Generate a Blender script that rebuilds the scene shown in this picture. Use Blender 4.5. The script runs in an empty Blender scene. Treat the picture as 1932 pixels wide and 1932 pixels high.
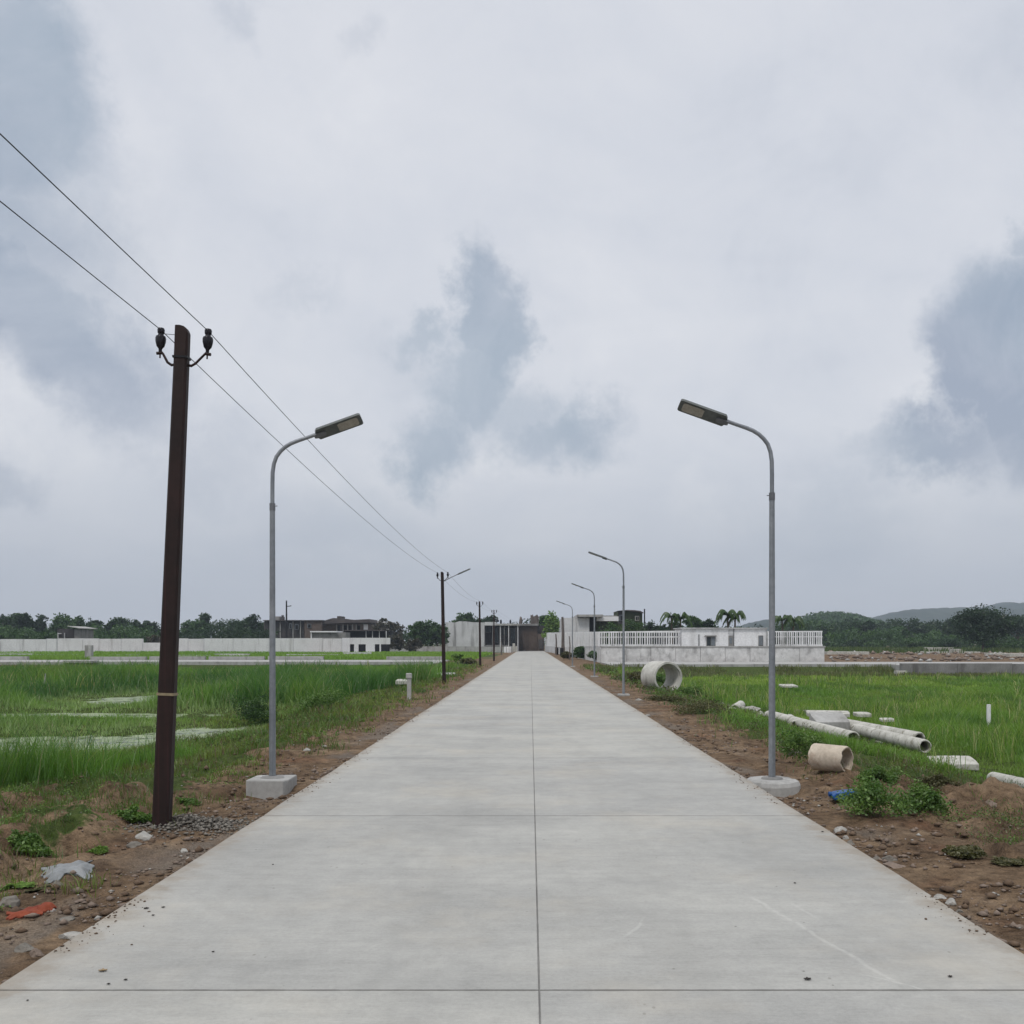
import bpy, bmesh, math, random
import numpy as np
from mathutils import Vector, Matrix, Quaternion

random.seed(7)
RNG = np.random.default_rng(11)
SC = bpy.context.scene
COL = SC.collection
F, U0, V0, CH = 1932.0, 1001.0, 1212.0, 1.8        # survey of the photograph: focal length, vanishing point, eye height
RL, RR, REND = -2.786, 2.848, 214.0                # road edges, far end of the road

def X(u, y): return (u - U0) / F * y
def Z(v, y): return CH - (v - V0) / F * y

# ------------------------------------------------------------------ noise
def _hash(ix, iy, s):
    h = (ix.astype(np.int64) * 374761393 + iy.astype(np.int64) * 668265263 + s * 144269504) & 0xffffffff
    h = ((h ^ (h >> 13)) * 1274126177) & 0xffffffff
    h = (h ^ (h >> 16)) & 0xffffffff
    return h / 4294967295.0
def vn(x, y, s=0):
    x = np.asarray(x, float); y = np.asarray(y, float)
    ix = np.floor(x); iy = np.floor(y); fx = x - ix; fy = y - iy
    fx = fx * fx * (3 - 2 * fx); fy = fy * fy * (3 - 2 * fy)
    a = _hash(ix, iy, s); b = _hash(ix + 1, iy, s); c = _hash(ix, iy + 1, s); d = _hash(ix + 1, iy + 1, s)
    return (a * (1 - fx) + b * fx) * (1 - fy) + (c * (1 - fx) + d * fx) * fy
def fbm(x, y, s=0, o=4):
    t = 0; a = .5; f = 1.0; n = 0
    for k in range(o):
        t = t + a * vn(np.asarray(x) * f + 17.3 * k, np.asarray(y) * f - 9.1 * k, s + k); n += a; a *= .5; f *= 2.03
    return t / n
def sm(e0, e1, x):
    t = np.clip((np.asarray(x, float) - e0) / (e1 - e0), 0, 1); return t * t * (3 - 2 * t)

# ------------------------------------------------------------------ terrain
PONDS = [(-11.6, 23.6, 4.3, 2.7), (-7.4, 26.2, 2.6, 2.9), (-15.8, 42.5, 2.4, 4.2), (-14.5, 33.5, 6.0, 1.5)]   # shallow pools in the wet left field
def pond_f(x, y):
    m = np.full(np.shape(x), 9.0)
    for (cx, cy, rx, ry) in PONDS:
        m = np.minimum(m, np.hypot((x - cx) / rx, (y - cy) / ry))
    return m + .55 * (fbm(x * .7, y * .7, 5) - .5)
WATER = -.60
def terrain(x, y):
    x = np.asarray(x, float); y = np.asarray(y, float)
    dl = RL - x; dr = x - RR
    n1 = fbm(x * 1.7, y * 1.7, 1) - .5; n2 = fbm(x * .35, y * .35, 2) - .5; n3 = fbm(x * 7, y * 7, 3, 3) - .5
    near = sm(60, 10, y)
    # left shoulder and field
    zl = -.045 - .45 * sm(1.0, 6.0, dl) * (1 - .35 * sm(16, 9, y)) + n2 * .25 * sm(1, 4, dl) + n1 * (.30 + .30 * sm(18, 12, y)) * sm(.4, 1.6, dl) + (fbm(x * .8, y * .8, 6) - .5) * .40 * sm(.8, 2.2, dl) * sm(18, 12, y) + n3 * .09 * sm(.1, .5, dl) * near
    zl = zl + .12 * sm(.9, 2.2, dl) * sm(6.5, 3.2, dl) * sm(15, 9, y)
    p = pond_f(x, y)
    zl = zl - .22 * sm(1.25, .75, p) * sm(2, 4, dl)
    zl = np.where(y > 84, zl * sm(86, 84, y) - .06 * sm(84, 86, y), zl)
    # right shoulder and field
    zl = zl - .15 * np.exp(-((x + 3.38) / .42) ** 2 - ((y - 12.75) / .55) ** 2)
    zr = -.05 - .66 * sm(.9, 7.0, dr) + n2 * .22 * sm(1, 4, dr) + n1 * (.30 + .30 * sm(18, 12, y)) * sm(.4, 1.6, dr) + (fbm(x * .8, y * .8, 7) - .5) * .36 * sm(.8, 2.2, dr) * sm(18, 12, y) + n3 * .10 * sm(.1, .5, dr) * near
    zr = zr - .30 * np.exp(-((x - 5.5) / 1.0) ** 2 - ((y - 9.6) / 1.3) ** 2) + .15 * np.exp(-((x - 4.0) / .55) ** 2 - ((y - 8.3) / 1.5) ** 2) + .20 * np.exp(-((x - 6.9) / 1.9) ** 2 - ((y - 12.0) / 1.0) ** 2) - .15 * np.exp(-((x - 3.2) / .42) ** 2 - ((y - 13.0) / .55) ** 2) + .10 * np.exp(-((x - 3.6) / .4) ** 2 - ((y - 5.6) / .9) ** 2)
    zr = np.where(y > 76.5, zr * sm(78.5, 76.5, y) - .06 * sm(76.5, 78.5, y), zr)
    z = np.where(x < 0, zl, zr)
    inner = (dl < 0) & (dr < 0)
    z = np.where(inner, -.16, z)
    z = np.minimum(z, np.where(np.abs(x) < 4, -.012 - .0 * x, 9))
    far = sm(110, 160, y)
    z = z * (1 - far) + far * np.where(inner, -.16, -.03 + .25 * (fbm(x * .05, y * .05, 9) - .5) * sm(8, 25, np.abs(x)))
    return z
def T(x, y): return float(terrain(np.array([x]), np.array([y]))[0])
def ground_hit(u, v):
    """depth at which the sight line through a surveyed photo point meets the ground"""
    y = np.geomspace(3.5, 400, 3000); x = X(u, y); z = Z(v, y)
    k = np.argmax(z <= terrain(x, y)); return float(y[k])

# ------------------------------------------------------------------ materials
def new_mat(name):
    m = bpy.data.materials.new(name); m.use_nodes = True
    nt = m.node_tree; b = nt.nodes['Principled BSDF']; b.inputs['Specular IOR Level'].default_value = .25
    return m, nt, b
def L(nt, a, b): nt.links.new(a, b)
def N(nt, t, **k):
    n = nt.nodes.new(t)
    for a, v in k.items():
        if a.startswith('i_'): n.inputs[a[2:].replace('_', ' ')].default_value = v
        else: setattr(n, a, v)
    return n
def pos(nt, scale=(1, 1, 1), obj=False):
    if obj: s = N(nt, 'ShaderNodeTexCoord').outputs['Object']
    else: s = N(nt, 'ShaderNodeNewGeometry').outputs['Position']
    mp = N(nt, 'ShaderNodeMapping'); mp.inputs['Scale'].default_value = scale; L(nt, s, mp.inputs['Vector']); return mp.outputs['Vector']
def noise(nt, vec, scale, detail=4, rough=.55, dist=0):
    n = N(nt, 'ShaderNodeTexNoise'); n.inputs['Scale'].default_value = scale; n.inputs['Detail'].default_value = detail
    n.inputs['Roughness'].default_value = rough; n.inputs['Distortion'].default_value = dist; L(nt, vec, n.inputs['Vector']); return n.outputs['Fac']
def ramp(nt, fac, stops, interp='LINEAR'):
    r = N(nt, 'ShaderNodeValToRGB'); r.color_ramp.interpolation = interp
    e = r.color_ramp.elements
    while len(e) < len(stops): e.new(.5)
    for q, (p, c) in zip(e, stops):
        q.position = p; q.color = (*c, 1) if len(c) == 3 else c
    L(nt, fac, r.inputs['Fac']); return r.outputs['Color']
def mix(nt, fac, a, b, mode='MIX'):
    n = N(nt, 'ShaderNodeMix', data_type='RGBA', blend_type=mode)
    for s, v in ((n.inputs[0], fac), (n.inputs[6], a), (n.inputs[7], b)):
        if hasattr(v, 'links'): L(nt, v, s)
        elif isinstance(v, (int, float)): s.default_value = v
        else: s.default_value = (*v, 1)
    return n.outputs[2]
def math_(nt, op, a, b=None, c=None, clamp=False):
    n = N(nt, 'ShaderNodeMath', operation=op, use_clamp=clamp)
    for i, v in enumerate((a, b, c)):
        if v is None: continue
        if hasattr(v, 'links'): L(nt, v, n.inputs[i])
        else: n.inputs[i].default_value = v
    return n.outputs[0]
def mrange(nt, v, a, b, c=0., d=1., smooth=True):
    n = N(nt, 'ShaderNodeMapRange', interpolation_type='SMOOTHSTEP' if smooth else 'LINEAR'); L(nt, v, n.inputs[0])
    for i, q in enumerate((a, b, c, d)): n.inputs[i + 1].default_value = q
    return n.outputs[0]
def bump(nt, b, h, strength=.4, dist=.02):
    n = N(nt, 'ShaderNodeBump'); n.inputs['Strength'].default_value = strength; n.inputs['Distance'].default_value = dist
    L(nt, h, n.inputs['Height']); L(nt, n.outputs['Normal'], b.inputs['Normal'])

def weathered(name, c1, c2, scale=3., stain=None, stain_scale=(1, 1, .25), rough=.85, bmp=.3, metal=0., fine=40., obj=False, streak=.5):
    """two-tone surface with fine grain and optional vertical run-off stains"""
    m, nt, b = new_mat(name)
    p = pos(nt, obj=obj)
    n = noise(nt, p, scale, 6, .6); col = ramp(nt, n, [(.3, c1), (.7, c2)])
    g = noise(nt, p, fine, 3, .6); col = mix(nt, .35, col, ramp(nt, g, [(.25, (.45, .45, .45)), (.75, (1.25, 1.25, 1.25))]), 'MULTIPLY')
    if stain:
        s = noise(nt, pos(nt, stain_scale, obj), scale * 1.6, 6, .65)
        col = mix(nt, math_(nt, 'MULTIPLY', mrange(nt, s, .5, .72), streak), col, stain)
    L(nt, col, b.inputs['Base Color']); b.inputs['Roughness'].default_value = rough; b.inputs['Metallic'].default_value = metal
    bump(nt, b, g, bmp, .01)
    return m
def plain(name, c, rough=.6, metal=0., var=.25, scale=8.):
    return weathered(name, tuple(q * (1 - var) for q in c), tuple(min(1, q * (1 + var)) for q in c), scale, rough=rough, metal=metal, bmp=.08)
def leafy(name, hue=None, trans=.3):
    """leaf material: colour of each leaf clump comes from the 'leaf' attribute"""
    m = bpy.data.materials.new(name); m.use_nodes = True; nt = m.node_tree; nt.nodes.clear()
    a = N(nt, 'ShaderNodeAttribute', attribute_name='leaf')
    col = a.outputs['Color']
    d = N(nt, 'ShaderNodeBsdfDiffuse'); t = N(nt, 'ShaderNodeBsdfTranslucent'); g = N(nt, 'ShaderNodeBsdfGlossy'); g.inputs['Roughness'].default_value = .45
    L(nt, col, d.inputs['Color']); L(nt, mix(nt, 1., col, (1.1, 1.25, .6), 'MULTIPLY'), t.inputs['Color'])
    x = N(nt, 'ShaderNodeMixShader'); x.inputs[0].default_value = trans; L(nt, d.outputs[0], x.inputs[1]); L(nt, t.outputs[0], x.inputs[2])
    x2 = N(nt, 'ShaderNodeMixShader'); x2.inputs[0].default_value = .03; L(nt, x.outputs[0], x2.inputs[1]); L(nt, g.outputs[0], x2.inputs[2])
    o = N(nt, 'ShaderNodeOutputMaterial'); L(nt, x2.outputs[0], o.inputs['Surface']); return m

M = {}
M['leaf'] = leafy('foliage'); M['grass'] = leafy('grass_blade', trans=.45)
M['bark'] = weathered('bark', (.06, .045, .03), (.13, .10, .075), 2, fine=12)
M['plaster'] = weathered('white_plaster', (.60, .60, .60), (.70, .70, .70), .5, stain=(.30, .29, .28), stain_scale=(1, 1, .12), streak=.75, fine=6)
M['plaster_dirty'] = weathered('dirty_white_plaster', (.48, .48, .48), (.62, .62, .62), .35, stain=(.19, .185, .18), stain_scale=(1.6, 1.6, .18), streak=.85, fine=5)
M['paint'] = weathered('white_paint', (.72, .72, .73), (.80, .80, .80), .6, stain=(.38, .37, .36), streak=.45, fine=6)
M['fence_paint'] = weathered('fence_white', (.66, .66, .66), (.78, .78, .78), .9, stain=(.25, .25, .24), streak=.7, fine=9)
M['concrete'] = weathered('grey_concrete', (.30, .295, .28), (.42, .415, .40), 1.2, stain=(.14, .13, .12), streak=.6, fine=14)
M['concrete_dark'] = weathered('dark_concrete', (.16, .155, .15), (.27, .265, .255), .8, stain=(.07, .065, .06), streak=.7, fine=8)
M['plinth'] = weathered('rubble_plinth', (.50, .50, .49), (.72, .72, .71), 1.1, stain=(.16, .155, .15), stain_scale=(1, 1, .5), streak=.6, fine=3.2)
M['pale_pipe'] = weathered('pale_pipe', (.36, .35, .31), (.56, .55, .50), 3.2, stain=(.13, .12, .08), stain_scale=(1, 1, 1), streak=.9, fine=22)
M['pipe_ring'] = weathered('pipe_concrete', (.40, .39, .35), (.56, .55, .51), 1.6, stain=(.17, .16, .12), stain_scale=(1, 1, .5), streak=.6, fine=18)
M['clay'] = weathered('clay_pipe', (.40, .335, .265), (.58, .505, .41), 3, stain=(.24, .15, .10), stain_scale=(1, 1, 1), streak=.6, fine=25)
M['rock'] = weathered('grey_rock', (.11, .10, .085), (.25, .23, .20), 5, stain=(.09, .07, .05), stain_scale=(1, 1, 1), fine=30, bmp=.6, obj=True)
M['rock_pale'] = weathered('pale_rock', (.24, .23, .21), (.44, .43, .40), 6, stain=(.2, .17, .13), stain_scale=(1, 1, 1), fine=30, bmp=.6, obj=True)
M['rock_brown'] = weathered('brown_rock', (.13, .10, .08), (.26, .20, .16), 5, stain=(.06, .045, .035), stain_scale=(1, 1, 1), fine=30, bmp=.6, obj=True)
M['galv'] = weathered('galvanised_steel', (.19, .205, .225), (.28, .295, .31), 3, stain=(.15, .165, .18), stain_scale=(5, 5, .12), streak=.8, rough=.42, metal=.35, fine=20, bmp=.05)
M['galv_dark'] = weathered('dull_steel', (.12, .125, .135), (.19, .195, .205), 3, rough=.45, metal=.4, fine=20, bmp=.05)
M['housing'] = weathered('lamp_housing', (.085, .095, .09), (.13, .14, .135), 4, rough=.5, metal=.2, fine=25, bmp=.05)
M['lens'] = weathered('lamp_lens', (.30, .28, .235), (.40, .375, .32), 14, rough=.25, fine=60, bmp=.02)
M['black'] = plain('black_fitting', (.012, .012, .014), .5)
M['porcelain'] = plain('dark_porcelain', (.018, .017, .022), .25)
M['rust_brown'] = weathered('brown_red_oxide', (.0125, .008, .0072), (.028, .0135, .0115), 1.4, stain=(.048, .018, .018), stain_scale=(9, 9, .10), streak=.8, rough=.6, fine=18, bmp=.25)
M['band'] = plain('pale_tape', (.26, .21, .13), .7)
M['wire'] = plain('wire', (.02, .02, .022), .5)
M['brown_wall'] = weathered('brown_brick', (.075, .06, .052), (.15, .115, .095), .35, stain=(.035, .03, .03), stain_scale=(1, 1, .12), streak=.8, fine=3)
M['dark_wall'] = weathered('streaked_dark_wall', (.03, .028, .03), (.075, .068, .066), .35, stain=(.16, .145, .135), stain_scale=(2, 2, .06), streak=.5, fine=3)  # near-black wall tone with paler vertical streaks
M['brown_roof'] = weathered('brown_roof', (.06, .052, .052), (.12, .105, .10), .7, fine=3)
M['gate'] = weathered('gate_brown', (.085, .064, .052), (.15, .112, .09), .4, stain=(.05, .042, .04), stain_scale=(2, 2, .06), streak=.8, fine=5)
M['glass_dark'] = plain('dark_glass', (.035, .045, .05), .15)
M['window_grey'] = plain('grey_window', (.16, .18, .20), .3)
M['inner_shade'] = plain('interior_shade_paint', (.012, .012, .013), .9)  # near-black colour standing in for the shade inside openings and rooms
M['green_wall'] = weathered('mossy_wall', (.04, .055, .03), (.08, .10, .045), .5, fine=4)
M['blue'] = weathered('blue_plastic', (.010, .055, .19), (.018, .10, .30), 5, rough=.4, fine=20)
M['red'] = weathered('red_cloth', (.16, .034, .02), (.25, .062, .03), 5, rough=.9, fine=30, stain=(.12, .05, .03), stain_scale=(1, 1, 1))
M['sheet'] = weathered('grey_sheet', (.17, .18, .182), (.27, .28, .285), 5, rough=.6, fine=22, stain=(.2, .18, .15), stain_scale=(1, 1, 1))
M['leaf_dead'] = plain('dead_leaf', (.035, .03, .026), .8)
M['leaf_tan'] = plain('tan_leaf', (.26, .19, .11), .8)
M['clod'] = weathered('soil_clod', (.085, .056, .038), (.17, .118, .08), 6, rough=.95, fine=40, bmp=.5)
M['timber'] = weathered('old_timber', (.09, .075, .065), (.17, .145, .13), 1.0, fine=6)

# ------------------------------------------------------------------ mesh collector
class MB:
    def __init__(s): s.v = []; s.f = []
    def add(s, vs, fs):
        o = len(s.v); s.v += [tuple(q) for q in vs]; s.f += [tuple(i + o for i in f) for f in fs]; return s
    def box(s, x0, x1, y0, y1, z0, z1):
        return s.add([(x0, y0, z0), (x1, y0, z0), (x1, y1, z0), (x0, y1, z0), (x0, y0, z1), (x1, y0, z1), (x1, y1, z1), (x0, y1, z1)],
                     [(3, 2, 1, 0), (4, 5, 6, 7), (0, 1, 5, 4), (1, 2, 6, 5), (2, 3, 7, 6), (3, 0, 4, 7)])
    def prism(s, pts, y0, y1):
        """outline in x,z pushed from y0 to y1"""
        n = len(pts)
        return s.add([(x, y0, z) for x, z in pts] + [(x, y1, z) for x, z in pts],
                     [tuple(range(n))] + [tuple(range(2 * n - 1, n - 1, -1))] + [(i, i + n, (i + 1) % n + n, (i + 1) % n) for i in range(n)])
    def tube(s, pts, r, n=10, cap=True, closed=False):
        pts = [Vector(p) for p in pts]; k = len(pts); rr = r if hasattr(r, '__len__') else [r] * k
        up = Vector((0, 0, 1)); vs = []; fs = []; a = None
        for i, p in enumerate(pts):
            t = (pts[min(i + 1, k - 1)] - pts[max(i - 1, 0)]).normalized()
            if a is None:
                a = t.cross(up if abs(t.z) < .9 else Vector((1, 0, 0))).normalized()
            a = (a - t * a.dot(t)).normalized(); b = t.cross(a)
            vs += [p + (a * math.cos(q) + b * math.sin(q)) * rr[i] for q in (2 * math.pi * j / n for j in range(n))]
        for i in range(k - 1):
            for j in range(n):
                fs.append((i * n + j, i * n + (j + 1) % n, (i + 1) * n + (j + 1) % n, (i + 1) * n + j))
        if cap: fs += [tuple(range(n - 1, -1, -1)), tuple(range((k - 1) * n, k * n))]
        return s.add(vs, fs)
    def lathe(s, prof, n=16, mtx=None):
        """profile of (radius, height) turned about local z"""
        vs = []; fs = []
        for r, h in prof: vs += [Vector((r * math.cos(2 * math.pi * j / n), r * math.sin(2 * math.pi * j / n), h)) for j in range(n)]
        for i in range(len(prof) - 1):
            for j in range(n): fs.append((i * n + j, i * n + (j + 1) % n, (i + 1) * n + (j + 1) % n, (i + 1) * n + j))
        if mtx: vs = [mtx @ v for v in vs]
        return s.add(vs, fs)
    def build(s, name, mat, parent=None, smooth=False, bevel=0):
        me = bpy.data.meshes.new(name)
        off = Vector(parent_world(parent)) if parent else Vector()
        me.from_pydata([Vector(v) - off for v in s.v], [], s.f); me.update()
        if bevel:
            bm = bmesh.new(); bm.from_mesh(me)
            ed = [e for e in bm.edges if len(e.link_faces) == 2 and e.calc_face_angle(0) > .6]
            bmesh.ops.bevel(bm, geom=ed, offset=bevel, segments=2, affect='EDGES', profile=.6, clamp_overlap=True); bm.to_mesh(me); bm.free()
        if smooth:
            me.polygons.foreach_set('use_smooth', [True] * len(me.polygons))
            try: me.set_sharp_from_angle(angle=math.radians(40))
            except Exception: pass
        me.materials.append(M[mat] if isinstance(mat, str) else mat)
        o = bpy.data.objects.new(name, me); COL.objects.link(o)
        if parent: o.parent = parent
        return o
def parent_world(o):
    p = Vector()
    while o: p += o.location; o = o.parent
    return p
def tag(o, label=None, cat=None, group=None, kind=None):
    for k, v in (('label', label), ('category', cat), ('group', group), ('kind', kind)):
        if v: o[k] = v
    return o
def thing(name, label, cat, loc=(0, 0, 0), group=None):
    o = bpy.data.objects.new(name, None); o.empty_display_size = .2; COL.objects.link(o); o.location = loc
    return tag(o, label, cat, group)
def dup(root, label=None, loc=None):
    r = root.copy(); COL.objects.link(r)
    if loc is not None: r.location = loc
    if label: r['label'] = label
    for ch in list(root.children):
        c = ch.copy(); COL.objects.link(c); c.parent = r
        for g in ch.children:
            d = g.copy(); COL.objects.link(d); d.parent = c
    return r
def fast_mesh(name, verts, loops, starts, mat, colors=None, attr='leaf', parent=None, smooth=False):
    me = bpy.data.meshes.new(name); me.vertices.add(len(verts)); me.vertices.foreach_set('co', np.ascontiguousarray(verts, np.float32).ravel())
    me.loops.add(len(loops)); me.loops.foreach_set('vertex_index', np.ascontiguousarray(loops, np.int32))
    me.polygons.add(len(starts)); me.polygons.foreach_set('loop_start', np.ascontiguousarray(starts, np.int32))
    if smooth: me.polygons.foreach_set('use_smooth', np.ones(len(starts), bool))
    me.update(calc_edges=True)
    if colors is not None:
        a = me.color_attributes.new(attr, 'FLOAT_COLOR', 'POINT'); c = np.ones((len(verts), 4), np.float32); c[:, :colors.shape[1]] = colors
        a.data.foreach_set('color', c.ravel())
    me.materials.append(M[mat] if isinstance(mat, str) else mat)
    o = bpy.data.objects.new(name, me); COL.objects.link(o)
    if parent: o.parent = parent
    return o

# ------------------------------------------------------------------ world, sun, camera
SUN_EL, SUN_AZ = 58, 200
w = bpy.data.worlds.new('World'); SC.world = w; w.use_nodes = True; nt = w.node_tree; nt.nodes.clear()
sky = N(nt, 'ShaderNodeTexSky', sky_type='NISHITA', sun_disc=False); sky.sun_elevation = math.radians(SUN_EL); sky.sun_rotation = math.radians(SUN_AZ)
sky.air_density = 1.5; sky.dust_density = 3
bg1 = N(nt, 'ShaderNodeBackground'); bg1.inputs[1].default_value = .1; L(nt, sky.outputs[0], bg1.inputs[0])
dirv = N(nt, 'ShaderNodeTexCoord').outputs['Generated']
sep = N(nt, 'ShaderNodeSeparateXYZ'); L(nt, dirv, sep.inputs[0]); dx, dy, dz = sep.outputs
dzc = math_(nt, 'MAXIMUM', dz, 0.)
den = math_(nt, 'ADD', dzc, .22)
cx = math_(nt, 'DIVIDE', dx, den); cy = math_(nt, 'DIVIDE', dy, den)
cv = N(nt, 'ShaderNodeCombineXYZ'); L(nt, cx, cv.inputs[0]); L(nt, cy, cv.inputs[1]); cloudv = cv.outputs[0]
na = noise(nt, cloudv, 1.5, 7, .52, .35); nb = noise(nt, cloudv, .75, 4, .5, .2)
# cloud banks sit at compass directions: tangent coordinates about the road's heading, broken up by noise
dyc = math_(nt, 'MAXIMUM', dy, .05)
tx = math_(nt, 'DIVIDE', dx, dyc); tz = math_(nt, 'DIVIDE', dzc, dyc)
def warp(scale, detail, rough, amp, tx, tz):
    wn = N(nt, 'ShaderNodeTexNoise'); wn.inputs['Scale'].default_value = scale; wn.inputs['Detail'].default_value = detail; wn.inputs['Roughness'].default_value = rough; L(nt, dirv, wn.inputs['Vector'])
    ws = N(nt, 'ShaderNodeVectorMath', operation='SUBTRACT'); L(nt, wn.outputs['Color'], ws.inputs[0]); ws.inputs[1].default_value = (.5, .5, .5)
    wp = N(nt, 'ShaderNodeSeparateXYZ'); L(nt, ws.outputs[0], wp.inputs[0])
    return math_(nt, 'MULTIPLY_ADD', wp.outputs[0], amp, tx), math_(nt, 'MULTIPLY_ADD', wp.outputs[1], amp, tz)
tx, tz = warp(3.2, 4, .5, .10, tx, tz)
tx, tz = warp(11., 10, .66, .17, tx, tz)
def bank(u, v, ru, rv, amp, hard=.7, rot=0.):
    """one cloud bank: centre, radii, tilt; 'hard' nearer 1 gives a crisper edge"""
    a = math_(nt, 'SUBTRACT', tx, (u - U0) / F); b = math_(nt, 'SUBTRACT', tz, (V0 - v) / F); c_, s_ = math.cos(rot), math.sin(rot)
    a2 = math_(nt, 'ADD', math_(nt, 'MULTIPLY', a, c_ * F / ru), math_(nt, 'MULTIPLY', b, s_ * F / ru)); b2 = math_(nt, 'SUBTRACT', math_(nt, 'MULTIPLY', b, c_ * F / rv), math_(nt, 'MULTIPLY', a, s_ * F / rv))
    d = math_(nt, 'SQRT', math_(nt, 'ADD', math_(nt, 'MULTIPLY', a2, a2), math_(nt, 'MULTIPLY', b2, b2)))
    return math_(nt, 'MULTIPLY', mrange(nt, d, 1.12, hard), amp)
def union(l):
    t_ = l[0]
    for q in l[1:]: t_ = math_(nt, 'MAXIMUM', t_, q)
    return t_
tot = union([bank(924, 625, 98, 170, .95, .5), bank(868, 745, 130, 100, .85, .3), bank(815, 835, 105, 100, .85, .3), bank(1040, 845, 150, 95, .85, .2), bank(770, 650, 95, 52, .65, .2), bank(960, 790, 120, 80, .6, .1),
         bank(20, 170, 195, 320, .9, .45), bank(60, 450, 300, 230, .82, .1, -.5), bank(70, 610, 390, 165, 1.1, .35, -.62), bank(20, 930, 110, 70, .70, .1), bank(420, 860, 160, 90, .35, 0.),
         bank(1925, 710, 165, 215, 1.1, .6, .35), bank(1800, 850, 230, 80, .92, .15), bank(1850, 640, 120, 150, .8, .3), bank(1945, 490, 75, 75, .8, .35), bank(1560, 960, 260, 110, .42, 0.), bank(560, 545, 90, 45, .25, 0.), bank(460, 40, 60, 60, .3, 0.), bank(690, 60, 50, 80, .25, 0.), bank(620, 1000, 260, 120, .35, 0.)])
lit = union([bank(70, 790, 190, 85, 1., 0., -.3), bank(1325, 925, 90, 60, .9, 0.), bank(930, 880, 60, 60, .9, 0.), bank(1745, 610, 70, 110, .7, .1), bank(255, 260, 80, 240, .6, 0.), bank(1130, 620, 110, 240, .55, 0.)])
tot = math_(nt, 'MULTIPLY', tot, mrange(nt, dy, .05, .25))
back = math_(nt, 'MULTIPLY', mrange(nt, nb, .5, .68), mrange(nt, dy, .45, .05))      # the unseen half of the sky has banks of its own
tot = math_(nt, 'MAXIMUM', tot, back)
ins = noise(nt, dirv, 6.5, 9, .64, .5)
tot = math_(nt, 'MULTIPLY', tot, mrange(nt, ins, .25, .7, .62, 1.12))
fil = math_(nt, 'ADD', math_(nt, 'MULTIPLY', na, .62), math_(nt, 'MULTIPLY', ins, .38))
fil = math_(nt, 'ADD', fil, math_(nt, 'MULTIPLY', math_(nt, 'MULTIPLY', lit, mrange(nt, dy, .05, .25)), .13))
light = ramp(nt, fil, [(.30, (.575, .612, .69)), (.45, (.70, .726, .79)), (.58, (.765, .782, .832)), (.74, (.88, .888, .915))])
lav = noise(nt, dirv, 3.1, 3, .5)
dark = ramp(nt, lav, [(.36, (.345, .428, .525)), (.64, (.372, .424, .528))])
ccol = mix(nt, math_(nt, 'MULTIPLY', tot, .95, clamp=True), light, dark)
hz = mrange(nt, dz, .0, .22)
ccol = mix(nt, hz, mix(nt, .70, ccol, (.49, .52, .585)), ccol)
gain = math_(nt, 'ADD', 1., math_(nt, 'MULTIPLY', mrange(nt, dz, .56, .95), 1.0))       # overcast sky is brightest overhead
gv = N(nt, 'ShaderNodeCombineXYZ')
for i, q in enumerate((1., .965, .90)): L(nt, math_(nt, 'ADD', 1., math_(nt, 'MULTIPLY', math_(nt, 'SUBTRACT', gain, 1.), q)), gv.inputs[i])
ccol = mix(nt, 1., ccol, gv.outputs[0], 'MULTIPLY')
bg2 = N(nt, 'ShaderNodeBackground'); L(nt, ccol, bg2.inputs[0]); bg2.inputs[1].default_value = 1.
ms = N(nt, 'ShaderNodeMixShader'); ms.inputs[0].default_value = .94; L(nt, bg1.outputs[0], ms.inputs[1]); L(nt, bg2.outputs[0], ms.inputs[2])
wo = N(nt, 'ShaderNodeOutputWorld'); L(nt, ms.outputs[0], wo.inputs[0])

sl = bpy.data.lights.new('sun', 'SUN'); sl.energy = 1.5; sl.angle = math.radians(11); sl.color = (1, .965, .91)
so = bpy.data.objects.new('sun', sl); COL.objects.link(so)
az = math.radians(SUN_AZ); el = math.radians(SUN_EL)
sd = Vector((math.sin(az) * math.cos(el), math.cos(az) * math.cos(el), math.sin(el)))
so.rotation_euler = (-sd).to_track_quat('-Z', 'Y').to_euler(); so.location = (0, -5, 30)

cam = bpy.data.cameras.new('camera'); co = bpy.data.objects.new('camera', cam); COL.objects.link(co)
co.location = (0, 0, CH); co.rotation_euler = (math.radians(90), 0, 0)
cam.sensor_width = 36; cam.lens = 36; cam.shift_x = -(U0 - 966) / F; cam.shift_y = (V0 - 966) / F; cam.clip_end = 12000; cam.clip_start = .05
SC.camera = co
SC.view_settings.view_transform = 'Standard'; SC.view_settings.look = 'None'; SC.view_settings.exposure = 0; SC.view_settings.gamma = 1
SC.render.engine = 'CYCLES'
SC.cycles.max_bounces = 6; SC.cycles.diffuse_bounces = 3; SC.cycles.glossy_bounces = 2; SC.cycles.transmission_bounces = 3; SC.cycles.volume_bounces = 0
SC.cycles.use_denoising = True

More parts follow.
